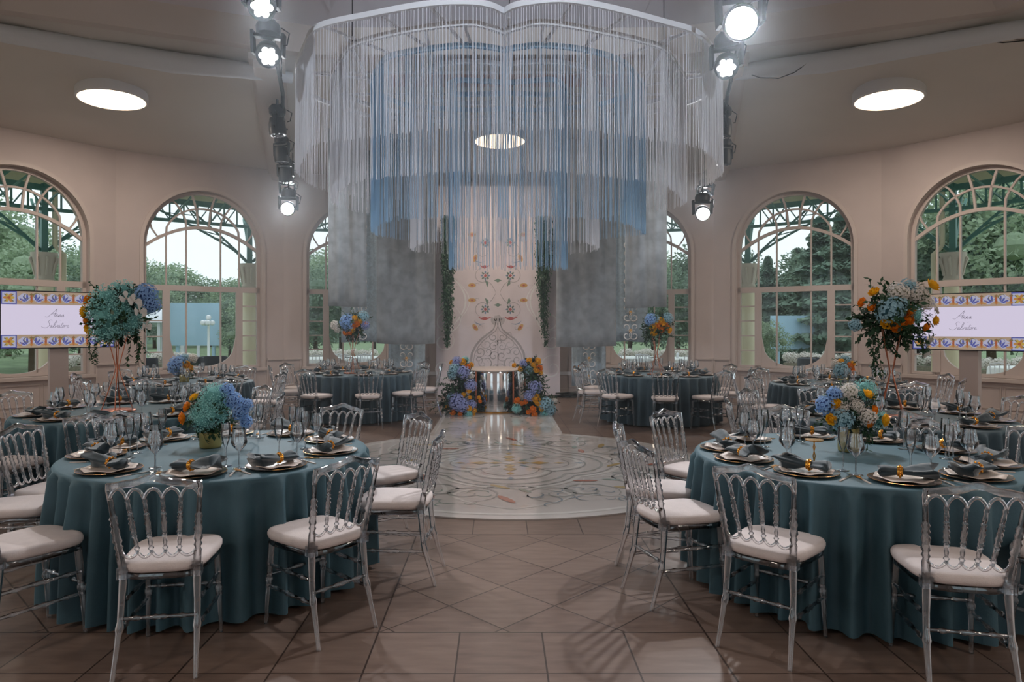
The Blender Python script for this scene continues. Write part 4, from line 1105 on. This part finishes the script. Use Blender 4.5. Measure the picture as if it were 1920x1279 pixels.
def arrangement(name,loc,zc,label,cat,items):
    e=empty(name,loc,0,label,cat); e['_c']=[0,0,zc]
    for it in items: blm(e,*it)
    return e
def fin(e): del e['_c']
def tall(tx,ty,label,items,zc,spread=.10):
    e=arrangement('tall_flower_stand',(tx,ty,TZ),zc,label,'flower arrangement',items)
    m=MB(); m.lathe([(.15,0),(.155,.004),(.155,.014),(.15,.018),(0,.018)],32); m.build('stand_base',M_copper,e)
    zt=zc-.12
    for a in(20,110,200,290):
        m=MB(); c_,s_=cos(radians(a)),sin(radians(a))
        m.tube([(.13*c_,.13*s_,.015),(.03*c_,.03*s_,zt*.42),(.012*c_,.012*s_,zt*.52),(.03*c_,.03*s_,zt*.62),(spread*c_,spread*s_,zt)],.0045,6); m.build('stand_wire',M_copper,e)
    fin(e); return e
def low(tx,ty,label,items,zc,vr=.065,vh=.13):
    e=arrangement('low_flower_bowl',(tx,ty,TZ),zc,label,'flower arrangement',items)
    m=MB(); m.lathe([(vr*.85,0),(vr*.97,.006),(vr,.02),(vr,vh),(vr*.96,vh),(vr*.96,.02),(0,.015)],28,cap=False); m.build('vase',M_vase,e)
    fin(e); return e
# near left low bowl at px (397,800): scale 140px wide at Y4.4
low(-1.87,4.5,'low gold vase with teal gypsophila, orange flowers left, blue right, near left table',
 [('D',(0,0,0),0,.13),('F',(-1,0,-.4),.06,.17,1),('F',(1,-.3,-.3),.06,.14,2),('G',(0,-.2,.35),.07,.105,0),('G',(-.6,-.4,.0),.09,.075,1),('G',(.5,-.7,.0),.08,.08,2),('G',(.3,-.2,1),.12,.085,1),('G',(-.2,-1,-.4),.08,.07,2),('G',(.1,.8,.3),.1,.09,2),
  ('O',(-1,-.4,.45),.13,.042,0),('O',(-1,-.5,-.1),.15,.045,1),('Y',(-.7,-.3,.9),.13,.038,2),('W',(-.5,-.2,1.1),.13,.03,0),('B',(1,-.1,.6),.15,.055,0),('B',(1.2,-.2,.1),.17,.05,1),('B',(.7,0,1),.15,.05,2),('B',(1.3,-.2,.35),.19,.04,1),('B',(1.2,0,-.25),.19,.04,0)],.215,.068,.10)
low(2.2,4.36,'low gold vase with yellow and white flowers, blue left, near right table',
 [('D',(0,0,0),0,.14),('F',(1,0,.4),.06,.2,1),('F',(1,-.3,-.4),.08,.15,2),('F',(-.3,-.3,.1),.06,.14,3),('L',(-.7,-.7,-.2),.11,.065,0),('B',(-1.2,-.2,.5),.13,.06,1),('B',(-.8,-.2,1),.13,.045,2),('w',(-.1,-.3,1),.15,.05,0),('w',(.1,-.6,.5),.12,.042,1),('w',(.5,-.8,.0),.13,.05,2),
  ('Y',(.6,-.5,.9),.15,.045,0),('O',(.7,-.9,.35),.14,.03,1),('O',(.6,-1,-.3),.12,.033,0),('Y',(1.1,-.8,-.1),.15,.045,1),('Y',(-1.1,-.7,-.1),.14,.038,2),('Y',(-.9,-.6,.6),.13,.035,0),('G',(.9,.3,1.1),.14,.07,0),('G',(1.3,0,-.2),.14,.06,1),('w',(-.6,-.5,.45),.12,.04,1)],.23,.062,.15)
# tall ones
tall(-3.52,6.4,'tall copper stand topped with teal gypsophila, yellow flowers on its left side',
 [('D',(0,0,0),0,.27),('F',(.8,0,-.4),.08,.30,0),('F',(-.6,0,-.5),.05,.27,2),('G',(-.3,-.4,.7),.14,.17,0),('G',(.0,-.7,-.1),.15,.18,1),('G',(-.8,-.3,.3),.14,.15,2),('G',(.4,-.5,.2),.13,.15,0),('G',(-.4,-.5,-.9),.16,.13,1),('G',(.2,-.6,-.8),.14,.12,2),('G',(.3,0,1),.18,.13,1),('G',(0,.7,.2),.14,.2,1),('G',(.8,-.3,-.5),.16,.12,0),
  ('O',(-1.2,-.4,.7),.19,.06,0),('Y',(-1.3,-.4,.1),.20,.065,1),('O',(-1.3,-.3,-.35),.19,.055,2),('Y',(-1.15,-.3,-.75),.2,.06,0),('W',(.7,-.6,.6),.22,.075,0),('W',(.95,-.6,.45),.24,.07,1),('W',(1.1,-.5,.1),.24,.07,2),('W',(1.3,-.4,-.45),.24,.06,0),('B',(1.15,0,.8),.23,.09,0),('B',(1.3,0,.35),.24,.08,1),('L',(1.0,.1,.9),.2,.06,1),
  ('T',(.9,-.2,-.6),.22,.42,1),('T',(-.9,-.2,-.9),.22,.3,0)],.90)
tall(3.37,5.95,'tall copper stand with white, orange and pale blue flowers and trailing leaves',
 [('D',(0,0,0),0,.26),('F',(-.8,0,-.3),.1,.34,0),('F',(.6,0,-.4),.08,.3,2),('F',(0,0,.8),.08,.26,3),('F',(1.2,-.2,.3),.15,.2,1),('F',(-.5,-.3,-.9),.12,.25,1),('L',(-.5,-.8,.15),.17,.11,0),('L',(-.25,-.8,.35),.18,.09,1),('w',(-.1,-.6,1),.19,.08,0),('w',(.15,-.6,.9),.2,.06,1),('w',(.8,-.5,.85),.2,.085,2),('w',(1,-.5,.5),.22,.07,0),('W',(1.35,-.4,.2),.23,.06,0),('W',(1.0,-.3,-.8),.26,.08,1),('W',(.9,-.3,-1.2),.27,.06,2),
  ('Y',(-.9,-.4,.9),.22,.05,0),('O',(-1.3,-.3,.5),.22,.045,1),('O',(-1.0,-.5,.3),.23,.04,2),('O',(.25,-1,.15),.2,.055,0),('O',(.15,-1,-.2),.2,.055,1),('Y',(-.7,-.9,-.35),.2,.05,2),('O',(-.1,-1,-.35),.2,.05,0),('O',(-.35,-1,-.5),.2,.05,1),('Y',(1.0,-.7,1),.25,.065,0),('Y',(1.15,-.8,-.2),.23,.05,1),('O',(.95,-.9,-.5),.2,.05,2),('G',(.5,-.9,0),.19,.07,0),('L',(.5,-.3,1.1),.2,.08,2),('L',(-1.4,-.2,-.35),.24,.05,2),
  ('T',(-.8,-.3,-.7),.25,.42,0),('T',(1.0,-.2,-.5),.25,.3,1)],.88)
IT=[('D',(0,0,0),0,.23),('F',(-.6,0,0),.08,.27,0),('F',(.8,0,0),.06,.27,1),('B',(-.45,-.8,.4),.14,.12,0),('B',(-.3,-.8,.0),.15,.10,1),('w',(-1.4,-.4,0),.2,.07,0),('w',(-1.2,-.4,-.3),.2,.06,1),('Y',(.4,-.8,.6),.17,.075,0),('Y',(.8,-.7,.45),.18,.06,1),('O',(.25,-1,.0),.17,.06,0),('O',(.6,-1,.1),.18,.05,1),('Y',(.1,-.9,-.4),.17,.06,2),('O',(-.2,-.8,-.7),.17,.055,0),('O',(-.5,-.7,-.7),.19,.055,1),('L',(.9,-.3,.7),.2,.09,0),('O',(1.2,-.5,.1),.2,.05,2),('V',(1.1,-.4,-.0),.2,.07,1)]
tall(-2.42,11.5,'tall copper stand with blue and yellow flowers, left table nearest the stage',IT,.80)
IT2=[('D',(0,0,0),0,.23),('F',(-.7,0,-.2),.08,.28,2),('F',(.8,0,-.2),.06,.27,3),('F',(.3,0,.6),.06,.24,1),('B',(-.7,-.7,.5),.16,.1,0),('L',(-.3,-.8,.6),.16,.07,1),('L',(.9,-.5,.6),.17,.09,0),('Y',(-.2,-.9,.2),.17,.065,0),('Y',(.2,-.9,.4),.17,.07,1),('Y',(-.5,-.9,-.2),.18,.065,2),('O',(.0,-1,-.1),.18,.055,0),('Y',(.4,-.9,.0),.18,.065,0),('Y',(-.4,-.8,-.6),.2,.06,1),('O',(.7,-.8,-.1),.19,.06,1),('Y',(.9,-.7,-.4),.2,.06,2),('O',(.3,-.9,-.4),.18,.05,2),('T',(-.9,-.2,-.4),.22,.32,0)]
tall(2.55,11.2,'tall copper stand with yellow and blue flowers, right table nearest the stage',IT2,.80)
low(-4.42,9.75,'low vase with blue hydrangea and two yellow flowers, left table by the windows',
 [('D',(0,0,0),0,.13),('F',(.8,0,.5),.05,.18,0),('B',(-.4,-.6,.4),.12,.12,0),('B',(-.9,-.3,.1),.13,.09,1),('Y',(.6,-.9,.4),.13,.06,0),('Y',(.9,-.8,.0),.13,.06,1),('w',(.8,0,.9),.15,.06,0),('L',(.1,0,1),.12,.07,2)],.2)
low(4.62,9.3,'low vase with orange flowers and pale blue hydrangea, right table by the windows',
 [('D',(0,0,0),0,.14),('F',(.8,0,.2),.06,.2,1),('L',(-.5,-.7,.0),.13,.1,0),('w',(-.9,-.3,.6),.13,.06,1),('Y',(-.5,-.5,.9),.13,.05,0),('O',(.3,-.9,.4),.13,.06,1),('O',(.6,-.8,-.1),.13,.05,0),('Y',(.7,-.6,.7),.13,.045,2),('L',(.2,0,1),.12,.07,2)],.2)

# flower columns beside the bar
def column(cx,cy,s,label,spec):
    e=empty('flower_tower',(cx,cy,0),0,label,'flower arrangement')
    m=MB(); m.tube([(0,.05,0),(0,.05,.4),(.02*s,.05,.85)],.05,8); m.build('support_core',M_leafd,e)
    e['_c']=[0,0,0]
    for kind,x,z,y,sz,sd in spec:
        c=Vector((x,y,z)); d=Vector((x*1.2,-.7,.25)).normalized()
        if kind in 'FD': o=blm(e,kind,(0,0,0),0,sz,sd); o.location=c
        else: o=blm(e,kind,d,0,sz,sd); o.location=c
    fin(e)
def pxspec(l,cpx,Y):
    out=[]
    for kind,px,py,dy,spx,sd in l:
        q=P(px,py,Y); out.append((kind,q.x-P(cpx,0,Y).x,max(q.z,.03 if kind not in 'FD' else .12),dy,spx*Y/F_PX,sd))
    return out
YL=12.0
L1=[('D',868,690,.05,20,0),('D',864,712,.05,20,0),('D',858,735,.05,24,0),('D',850,757,.05,30,0),('D',880,762,.05,24,0),('F',862,700,.03,26,0),('F',850,725,0,28,1),('F',838,755,.05,30,2),('F',872,765,0,26,3),
 ('V',857,678,-.02,9,0),('Y',868,678,-.05,7,0),('Y',847,680,0,5,1),('O',877,688,-.05,6,0),('Y',884,684,0,5,2),('L',853,692,-.06,11,0),('V',869,697,-.1,12,1),('L',848,702,-.03,9,1),('w',884,706,0,5,0),('V',883,722,-.1,11,2),('Y',880,731,-.16,5,0),('Y',870,739,-.14,5,1),('Y',882,744,-.12,4,2),
 ('V',858,752,-.16,15,0),('V',868,759,-.18,12,1),('V',884,758,-.1,9,2),('Y',880,763,-.2,6,0),('O',850,771,-.15,6,0),('O',864,773,-.2,5,1),('Y',890,768,-.15,5,1),('Y',838,763,-.05,5,2),('G',880,774,-.16,8,0),('w',820,755,0,5,1),('w',812,760,0,4,2),('Y',898,745,-.05,4,0),('L',845,745,0,8,2),('G',872,676,.05,8,1),('Y',888,776,-.14,4,1),('O',900,752,-.05,4,2)]
column(P(865,0,YL).x,YL,-1,'left column of blue and yellow flowers beside the mirrored bar',pxspec(L1,865,YL))
R1=[('D',996,686,.05,22,0),('D',1003,706,.05,20,0),('D',1000,730,.05,24,0),('D',1005,757,.05,30,0),('D',980,765,.05,24,0),('F',990,690,.03,24,1),('F',1010,725,0,28,2),('F',1022,752,.05,28,3),('F',985,760,0,26,0),('F',1000,705,0,22,3),
 ('Y',992,676,-.05,6,0),('Y',1008,677,-.04,7,1),('Y',1000,684,-.06,5,2),('Y',964,685,0,5,0),('Y',976,691,-.04,6,1),('O',1011,690,-.05,7,0),('Y',1005,693,-.08,6,2),('V',982,682,0,8,0),('L',992,694,-.02,8,1),('Y',1013,698,-.05,5,0),('V',1003,725,-.1,12,1),('V',992,741,-.12,10,2),('Y',1004,745,-.16,9,0),('Y',1008,753,-.15,7,1),('O',970,751,-.05,7,0),('O',985,752,-.12,5,1),
 ('L',1022,757,-.1,13,0),('L',1030,768,-.08,11,1),('O',998,765,-.2,7,1),('O',1001,774,-.22,6,2),('O',990,770,-.2,5,0),('w',1040,752,0,5,0),('Y',1014,765,-.15,5,2),('G',968,765,-.1,9,0),('G',1020,776,-.12,8,1),('O',978,755,-.1,5,2)]
column(P(1000,0,YL).x,YL,1,'right column of yellow and blue flowers beside the mirrored bar',pxspec(R1,1000,YL))
# cable heap by the backdrop foot
m=MB(); rr=random.Random(5)
for i in range(5): m.tube([(rr.uniform(-.3,.3),rr.uniform(-.1,.1),.02+.03*i*rr.random()) for _ in range(7)],.012,5)
m.box((.0,.02,.04),(.3,.16,.08))
tag(m.build('cable_box',M_black,loc=(P(1062,0,14.9).x+.05,14.9,0)),'black box and cables on the floor right of the backdrop','cable box')
for s,nm in((-1,'left'),(1,'right')):
    m=MB(); m.box((0,0,0),(.3,.02,.08)); m.box((-.07,-.012,0),(.06,.01,.06)); m.box((.07,-.012,0),(.06,.01,.06))
    tag(m.build('power_socket',M_white,loc=(s*1.47+(-.02 if s<0 else .03),15.885,.45)),'white wall socket strip %s of the backdrop'%nm,'socket')

# ------------------------------------------------------------------ outdoors
g=MB(); g.lathe([(10.6,-.12),(15.0,-.12)],60,(0,YC,0),cap=False); tag(g.build('terrace_paving',M_pave),kind='structure')
g=MB(); g.lathe([(14.9,-.14),(120,-.4)],60,(0,YC,0),cap=False); tag(g.build('ground_lawn',M_grass),kind='structure')
RV=13.0
def vp(a,r,z): return Vector((r*sin(radians(a)),YC+r*cos(radians(a)),z))
angs=[-66.5,-47.5,-28.5,-9.5,9.5,28.5,47.5,66.5]
for i,a in enumerate(angs):
    e=empty('veranda_column',vp(a,RV,-.12),-radians(a),'cream veranda column with green steel brackets outside, %s %s from centre'%({0:'fourth',1:'third',2:'second',3:'first'}[i if i<4 else 7-i],'left' if a<0 else 'right'),'column')
    m=MB(); m.lathe([(.24,0),(.24,.12),(.17,.16),(.16,2.72)],20); m.build('shaft',M_cream,e)
    m=MB(); m.lathe([(.16,2.6),(.19,2.64),(.17,2.70),(.20,2.9),(.235,3.1),(.25,3.14),(.25,3.2),(0,3.2)],16)
    for k in range(8): 
        t=k*pi/4; m.tube([(.17*cos(t),.17*sin(t),2.72),(.21*cos(t),.21*sin(t),2.92),(.26*cos(t),.26*sin(t),3.06),(.24*cos(t),.24*sin(t),3.1)],.025,5)
    m.build('capital',mat('capital stone %d'%i,(200,190,175),.8),e)
    m=MB(); m.box((0,0,3.9),(.12,.12,1.5))
    # curved latticed brackets each way along the ring and outward
    for dx,dy in((1,0),(-1,0),(0,1)):
        reach=2.1 if dy==0 else .9
        A=[(.08+reach*t**1.0, 3.25+1.2*(t**.75)) for t in [j/8 for j in range(9)]]
        Bq=[(.05+reach*.62*t, 3.25+1.2*t**.95) for t in [j/8 for j in range(9)]]
        tp=lambda q:(dx*q[0],dy*q[0],q[1])
        for q in(A,Bq):
            for u,v in zip(q,q[1:]): m.bar(tp(u),tp(v),.045)
        for j in range(1,8): m.bar(tp(A[j]),tp(Bq[j]),.022)
    m.build('bracket',M_green,e)
    m=MB(); s=1 if a>0 else -1; m.tube([(-s*.36,0,0),(-s*.36,0,3.2),(-s*.2,0,3.35),(-s*.2,0,4.9)],.055,8); m.build('drain_pipe',M_cream,e)
for i,(a0,a1) in enumerate(zip(angs,angs[1:])):
    m=MB(); zb,zt=4.0,4.45
    for rad in(RV,):
        A,B=vp(a0,rad,0),vp(a1,rad,0); n=14
        m.bar(A+Vector((0,0,zb)),B+Vector((0,0,zb)),.07); m.bar(A+Vector((0,0,zt)),B+Vector((0,0,zt)),.09,.12)
        for j in range(n):
            p,q=A.lerp(B,j/n),A.lerp(B,(j+1)/n); m.bar(p+Vector((0,0,zb)),p+Vector((0,0,zt)),.03); 
            if j%2==0: m.bar(p+Vector((0,0,zb)),q+Vector((0,0,zt)),.025)
            else: m.bar(p+Vector((0,0,zt)),q+Vector((0,0,zb)),.025)
    for j in range(5):
        p=vp(a0+(a1-a0)*j/5,RV,4.5); q=vp(a0+(a1-a0)*j/5,10.5,4.75); m.bar(p,q,.05,.09)
        m.bar(vp(a0+(a1-a0)*j/5,RV,4.1),vp(a0+(a1-a0)*j/5,10.5,4.4),.03)
    o=m.build('veranda_truss',M_green); tag(o,'green steel lattice truss of the veranda outside the windows','truss','veranda trusses')
m=MB(); pts=[a for a in range(-80,81,8)]
vs=[]
for a in pts: vs+= [vp(a,10.55,5.15),vp(a,13.35,4.75),vp(a,13.35,4.55)]
m.add(vs,[(3*i,3*i+3,3*i+4,3*i+1) for i in range(len(pts)-1)]+[(3*i+1,3*i+4,3*i+5,3*i+2) for i in range(len(pts)-1)])
tag(m.build('roof_veranda',M_cream,smooth=0),kind='structure')

def tree_meshes(seed,kind):
    r=random.Random(seed); m=MB(); n=9000 if kind!='cone' else 6000
    blobs=[]
    if kind!='cone':
        for i in range(14):
            a=r.uniform(0,6.28); z=r.uniform(.28,.92); q=r.uniform(.0,.34)*(1.15-abs(z-.55)); blobs.append((Vector((q*cos(a),q*sin(a),z)),r.uniform(.12,.2)))
    for i in range(n):
        if kind=='cone':
            z=r.random()**1.3; z=.06+.94*z; rad=.26*(1-z)**.8*(.75+.25*sin(z*60)); a=r.uniform(0,6.28); q=rad*r.uniform(.6,1.05); p=Vector((q*cos(a),q*sin(a),z)); s=.03*(1.2-z*.6); ax=Vector((cos(a),sin(a),-.35)).normalized()
        else:
            c,R=blobs[r.randrange(len(blobs))]; d=Vector((r.gauss(0,1),r.gauss(0,1),r.gauss(0,1))).normalized(); p=c+d*R*r.uniform(.6,1.08); s=.016; ax=(d+Vector((r.gauss(0,.5),r.gauss(0,.5),r.gauss(0,.5)))).normalized()
        w=ax.orthogonal().normalized(); w=(Matrix.Rotation(r.uniform(0,6.28),3,ax)@w)
        m.add([p-w*s*.6,p+ax*s*.2-w*0,p+w*s*.6+ax*s,p+ax*s*1.4-w*s*.2],[(0,1,2,3)])
    if kind!='cone':
        for c,R in blobs: m.lathe([(0,-R*.42),(R*.3,-R*.28),(R*.42,0),(R*.3,R*.28),(0,R*.42)],7,c,cap=False)
    else: m.lathe([(.17,.08),(.13,.3),(.08,.6),(.0,.95)],9,cap=False)
    t=MB(); t.tube([(0,0,0),(.01,0,.2),(0,.01,.5)],[.025,.02,.012],7)
    return m,t
TM={}
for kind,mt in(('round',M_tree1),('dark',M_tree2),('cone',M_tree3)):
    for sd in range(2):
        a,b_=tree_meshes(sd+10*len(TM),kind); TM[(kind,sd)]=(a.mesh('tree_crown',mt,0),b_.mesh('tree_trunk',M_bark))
def tree(px,Y,topy,kind,sd,side,wid=1.0):
    x=(px-CX)/F_PX*Y; h=EYE+(HZ-topy)/F_PX*Y+.3
    lab={'round':'leafy green tree beyond the %s windows','dark':'dark dense tree beyond the %s windows','cone':'tall pointed conifer beyond the %s windows'}[kind]%side
    e=empty('tree' if kind!='cone' else 'conifer_tree',(x,Y,-.3),sd*1.7+px*.01,lab,'tree',lab.split(' beyond')[0]+'s on the '+side)
    c,t=TM[(kind,sd%2)]; o=place('tree_crown',c,e); o.scale=(h*wid,h*wid,h); place('tree_trunk',t,e).scale=(h,h,h)
# left windows: trees left, lower skyline at centre-left
for px,Y,ty,k,sd,w in((-40,26,400,'round',0,1.2),(60,24,455,'round',1,1.2),(150,28,470,'dark',0,1.2),(15,40,440,'dark',1,1.3),(110,34,480,'round',0,1.3),
   (225,42,480,'round',1,1.2),(290,55,512,'dark',1,1.5),(340,62,508,'round',0,1.6),(395,60,512,'dark',0,1.5),(450,50,520,'round',1,1.3),(475,30,575,'round',0,1.2),
   (590,30,485,'dark',0,1.3),(640,34,470,'round',1,1.3),(560,44,480,'dark',1,1.4),(700,36,480,'dark',0,1.3),(430,36,560,'dark',1,1.2),(520,40,500,'round',0,1.3)):
    tree(px,Y,ty,k,sd,'left',w)
for px,Y,ty,k,sd,w in((1270,30,485,'dark',0,1.2),(1225,36,480,'round',1,1.3),(1310,36,470,'dark',1,1.2),(1180,34,490,'round',0,1.3),(1440,30,480,'cone',0,1.0),(1495,42,465,'cone',1,1.2),(1400,38,500,'dark',1,1.2),
   (1540,28,405,'cone',1,1.3),(1580,26,395,'cone',0,1.3),(1610,30,440,'dark',0,1.2),(1475,48,500,'dark',0,1.4),(1430,23,600,'round',1,1.0),(1720,26,470,'dark',1,1.1),(1680,34,440,'dark',0,1.2),(1790,24,345,'dark',0,1.3),(1860,22,340,'round',1,1.2),(1930,22,360,'dark',1,1.2),(1825,30,350,'dark',1,1.3),(1760,36,430,'cone',1,1.3)):
    tree(px,Y,ty,k,sd,'right',w)
# distant hedge / hill line
m=MB(); rr=random.Random(8); n=160; vs=[]
for i in range(n+1):
    a=-80+160*i/n; h=3.6+1.2*sin(i*.35)+.8*sin(i*1.1)+rr.uniform(-.3,.3); vs+=[vp(a,72,-.4),vp(a,72,h),vp(a,78,h*.8),vp(a,78,-.4)]
m.add(vs,[(4*i+k,4*i+k+1,4*i+k+5,4*i+k+4) for i in range(n) for k in range(3)])
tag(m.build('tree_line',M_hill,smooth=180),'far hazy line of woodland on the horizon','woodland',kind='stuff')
# pale blue panels added outside to imitate reflections in the window glass
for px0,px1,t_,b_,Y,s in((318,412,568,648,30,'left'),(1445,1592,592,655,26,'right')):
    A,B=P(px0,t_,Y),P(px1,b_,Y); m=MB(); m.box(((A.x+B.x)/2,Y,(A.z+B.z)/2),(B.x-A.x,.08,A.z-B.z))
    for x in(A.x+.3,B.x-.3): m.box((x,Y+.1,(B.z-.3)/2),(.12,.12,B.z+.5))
    tag(m.build('blue_reflection_panel',M_bluep),'large pale blue stand-in panel imitating a reflection in the %s window'%s,'panel')
# gazebo and lamp post
gz=P(322,650,34); e=empty('garden_gazebo',(gz.x,34,-.3),0,'white garden gazebo with pointed roof seen through the left window','gazebo')
m=MB(); m.lathe([(1.5,2.0),(1.3,2.25),(.7,2.55),(.1,2.8),(0,3.0)],12); m.build('gazebo_roof',M_white,e)
for k in range(8):
    t=k*pi/4; m=MB(); m.lathe([(.09,0),(.07,.1),(.07,2.0)],8,(1.3*cos(t),1.3*sin(t),0)); m.build('gazebo_post',M_white,e)
m=MB(); m.lathe([(1.5,0),(1.5,.25),(0,.25)],16); m.build('gazebo_base',M_white,e)
q=P(391,650,30); e=empty('garden_lamp',(q.x,26,-.2),0,'white multi globe garden lamp post seen through the left window','lamp post')
e.location=(P(391,0,26).x,26,-.2)
m=MB(); m.lathe([(.14,0),(.1,.3),(.05,.4),(.04,1.75),(.06,1.8)],10); m.build('lamp_post',M_white,e)
m=MB()
for k in range(5):
    t=k*2*pi/5; c=(.2*cos(t),.2*sin(t),1.85) if k else (0,0,2.05); m.lathe([(0,-.1),(.08,-.07),(.1,0),(.08,.07),(0,.1)],10,c)
m.build('lamp_globe',M_white,e)
# planters with white flowers, armchairs, tables outside
PLT=hydr_mesh('planter_blooms',M_wht,5)
for i,(a,rad) in enumerate(((-61,16),(-57,16.3),(-53,15.8),(-42,16.5),(-38,16.8),(-34,16.2),(-22,17),(-18.5,17.4),(-15,17),(15,17.4),(18.5,17),(22,17.2),(32,16.2),(35.5,16.6),(39,16.2),(42.5,16.5),(49,15.8),(53,16),(57,16.2))):
    c=vp(a,rad,-.15); s='left' if a<0 else 'right'
    e=empty('flower_planter',c,-radians(a),'wicker planter of white flowers on the terrace, beyond the %s windows'%s,'planter','terrace planters on the '+s)
    m=MB(); m.box((0,0,.32),(.95,.45,.64)); m.build('planter_box',M_wicker,e)
    rr=random.Random(i); m=MB(); 
    for k in range(5):
        o=place('white_blooms',PLT,e,(-.4+.2*k+rr.uniform(-.05,.05),rr.uniform(-.1,.1),.74+rr.uniform(0,.08)),(0,0,k),rr.uniform(.13,.18))
for i,(a,rad,w) in enumerate(((-33.5,14.6,0),(-31,14.8,0),(-37.5,14.5,0),(-60,14.6,0),(34,14.5,0),(37.5,14.7,0),(40.5,14.5,0),(55,14.4,0))):
    c=vp(a,rad,-.12); s='left' if a<0 else 'right'
    e=empty('terrace_armchair',c,-radians(a)+.4*i,'dark woven armchair on the terrace, beyond the %s windows'%s,'armchair','terrace armchairs on the '+s)
    m=MB(); m.box((0,0,.22),(.7,.65,.3)); m.box((0,0,.05),(.6,.55,.1)); m.build('seat',M_sofa,e)
    m=MB(); m.lathe([(.36,.2),(.4,.45),(.38,.82),(.32,.84),(.33,.45),(.3,.2)],20,cap=False); m.v=[(x,max(y,-.1),z) for x,y,z in m.v]; m.build('backrest',M_sofa,e)
for i,(a,rad) in enumerate(((-20,14.4),(-14.5,14.6),(15,14.5),(20.5,14.4),(52,14.6))):
    c=vp(a,rad,-.12); s='left' if a<0 else 'right'
    m=MB(); n=48; m.lathe([(0,.76),(.85,.76),(.87,.74),(.9,.4),(.93,.02)],n,cap=False)
    m.v=[(x*(1+.02*sin(14*atan2(y,x))) ,y*(1+.02*sin(14*atan2(y,x))),z) if z<.6 else (x,y,z) for x,y,z in m.v]
    tag(m.build('outdoor_tablecloth',M_tblcloth,loc=c),'white cloth on a round terrace table beyond the %s windows'%s,'tablecloth','white terrace tablecloths on the '+s)
    for k in range(5):
        t=pi+radians(-a)+.55*k-.2
        e=empty('terrace_chair',(c.x+1.1*cos(t+1),c.y+1.1*sin(t+1),-.12),t+1+pi/2,'white terrace chair at a white table beyond the %s windows'%s,'chair','white terrace chairs on the '+s)
        m=MB(); m.box((0,0,.45),(.42,.42,.04)); m.build('seat',M_white,e)
        m=MB(); 
        for x in(-.18,-.09,0,.09,.18): m.tube([(x,-.2,.45),(x,-.24,.86)],.012,5)
        m.tube([(-.2,-.24,.86),(0,-.25,.9),(.2,-.24,.86)],.016,5); m.build('backrest',M_white,e)
        m=MB()
        for x in(-.18,.18):
            for y in(-.18,.18): m.tube([(x,y,.44),(x*1.1,y*1.1,0)],.014,5)
        m.build('leg_frame',M_white,e)

# ------------------------------------------------------------------ light
w=bpy.data.worlds.new('World'); SC.world=w; w.use_nodes=True
bg=w.node_tree.nodes['Background']; bg.inputs[0].default_value=(.80,.90,.97,1); bg.inputs[1].default_value=1.15
def area(loc,rot,size,energy,col=(1,1,1),shape='DISK'):
    l=bpy.data.lights.new('lamp_glow','AREA'); l.shape=shape; l.size=size; l.energy=energy; l.color=col
    o=bpy.data.objects.new('lamp_glow',l); COL.objects.link(o); o.location=loc; o.rotation_euler=rot; return o
for o in list(bpy.data.objects):
    if o.name.startswith('ceiling_lamp'):
        a=area((0,0,-.1),(0,0,0),.9,60,(1,.88,.76)); a.parent=o
HAZE=0.014
if HAZE:
    m=MB(); m.box((0,10.5,2.75),(8.8,8.5,5.4)); hm=bpy.data.materials.new('stage haze'); hm.use_nodes=True; nt=hm.node_tree; nt.nodes.remove(nt.nodes['Principled BSDF'])
    v=nt.nodes.new('ShaderNodeVolumeScatter'); v.inputs['Density'].default_value=HAZE; v.inputs['Color'].default_value=(.82,.91,1,1); v.inputs['Anisotropy'].default_value=.35
    nt.links.new(v.outputs[0],nt.nodes['Material Output'].inputs['Volume'])
    tag(m.build('stage_haze',hm,smooth=0),'thin theatrical haze hanging around the stage and fringe','haze',kind='stuff')
# ------------------------------------------------------------------ camera
cam=bpy.data.cameras.new('cam'); co=bpy.data.objects.new('camera',cam); COL.objects.link(co)
co.location=(0,0,EYE); co.rotation_euler=(pi/2,0,0)
cam.sensor_width=36; cam.lens=36*F_PX/1920; cam.shift_x=(960-CX)/1920; cam.shift_y=-(639.5-HZ)/1920
cam.clip_end=300
SC.camera=co
SC.view_settings.view_transform='Standard'; SC.view_settings.look='None'; SC.view_settings.exposure=.22; SC.view_settings.gamma=1
SC.cycles.use_light_tree=False; SC.cycles.use_adaptive_sampling=True; SC.cycles.adaptive_threshold=.03; SC.cycles.max_bounces=10; SC.cycles.transmission_bounces=9; SC.cycles.diffuse_bounces=3; SC.cycles.glossy_bounces=3; SC.cycles.transparent_max_bounces=24
SC.cycles.caustics_reflective=False; SC.cycles.caustics_refractive=False; SC.cycles.sample_clamp_indirect=3; SC.cycles.blur_glossy=.5
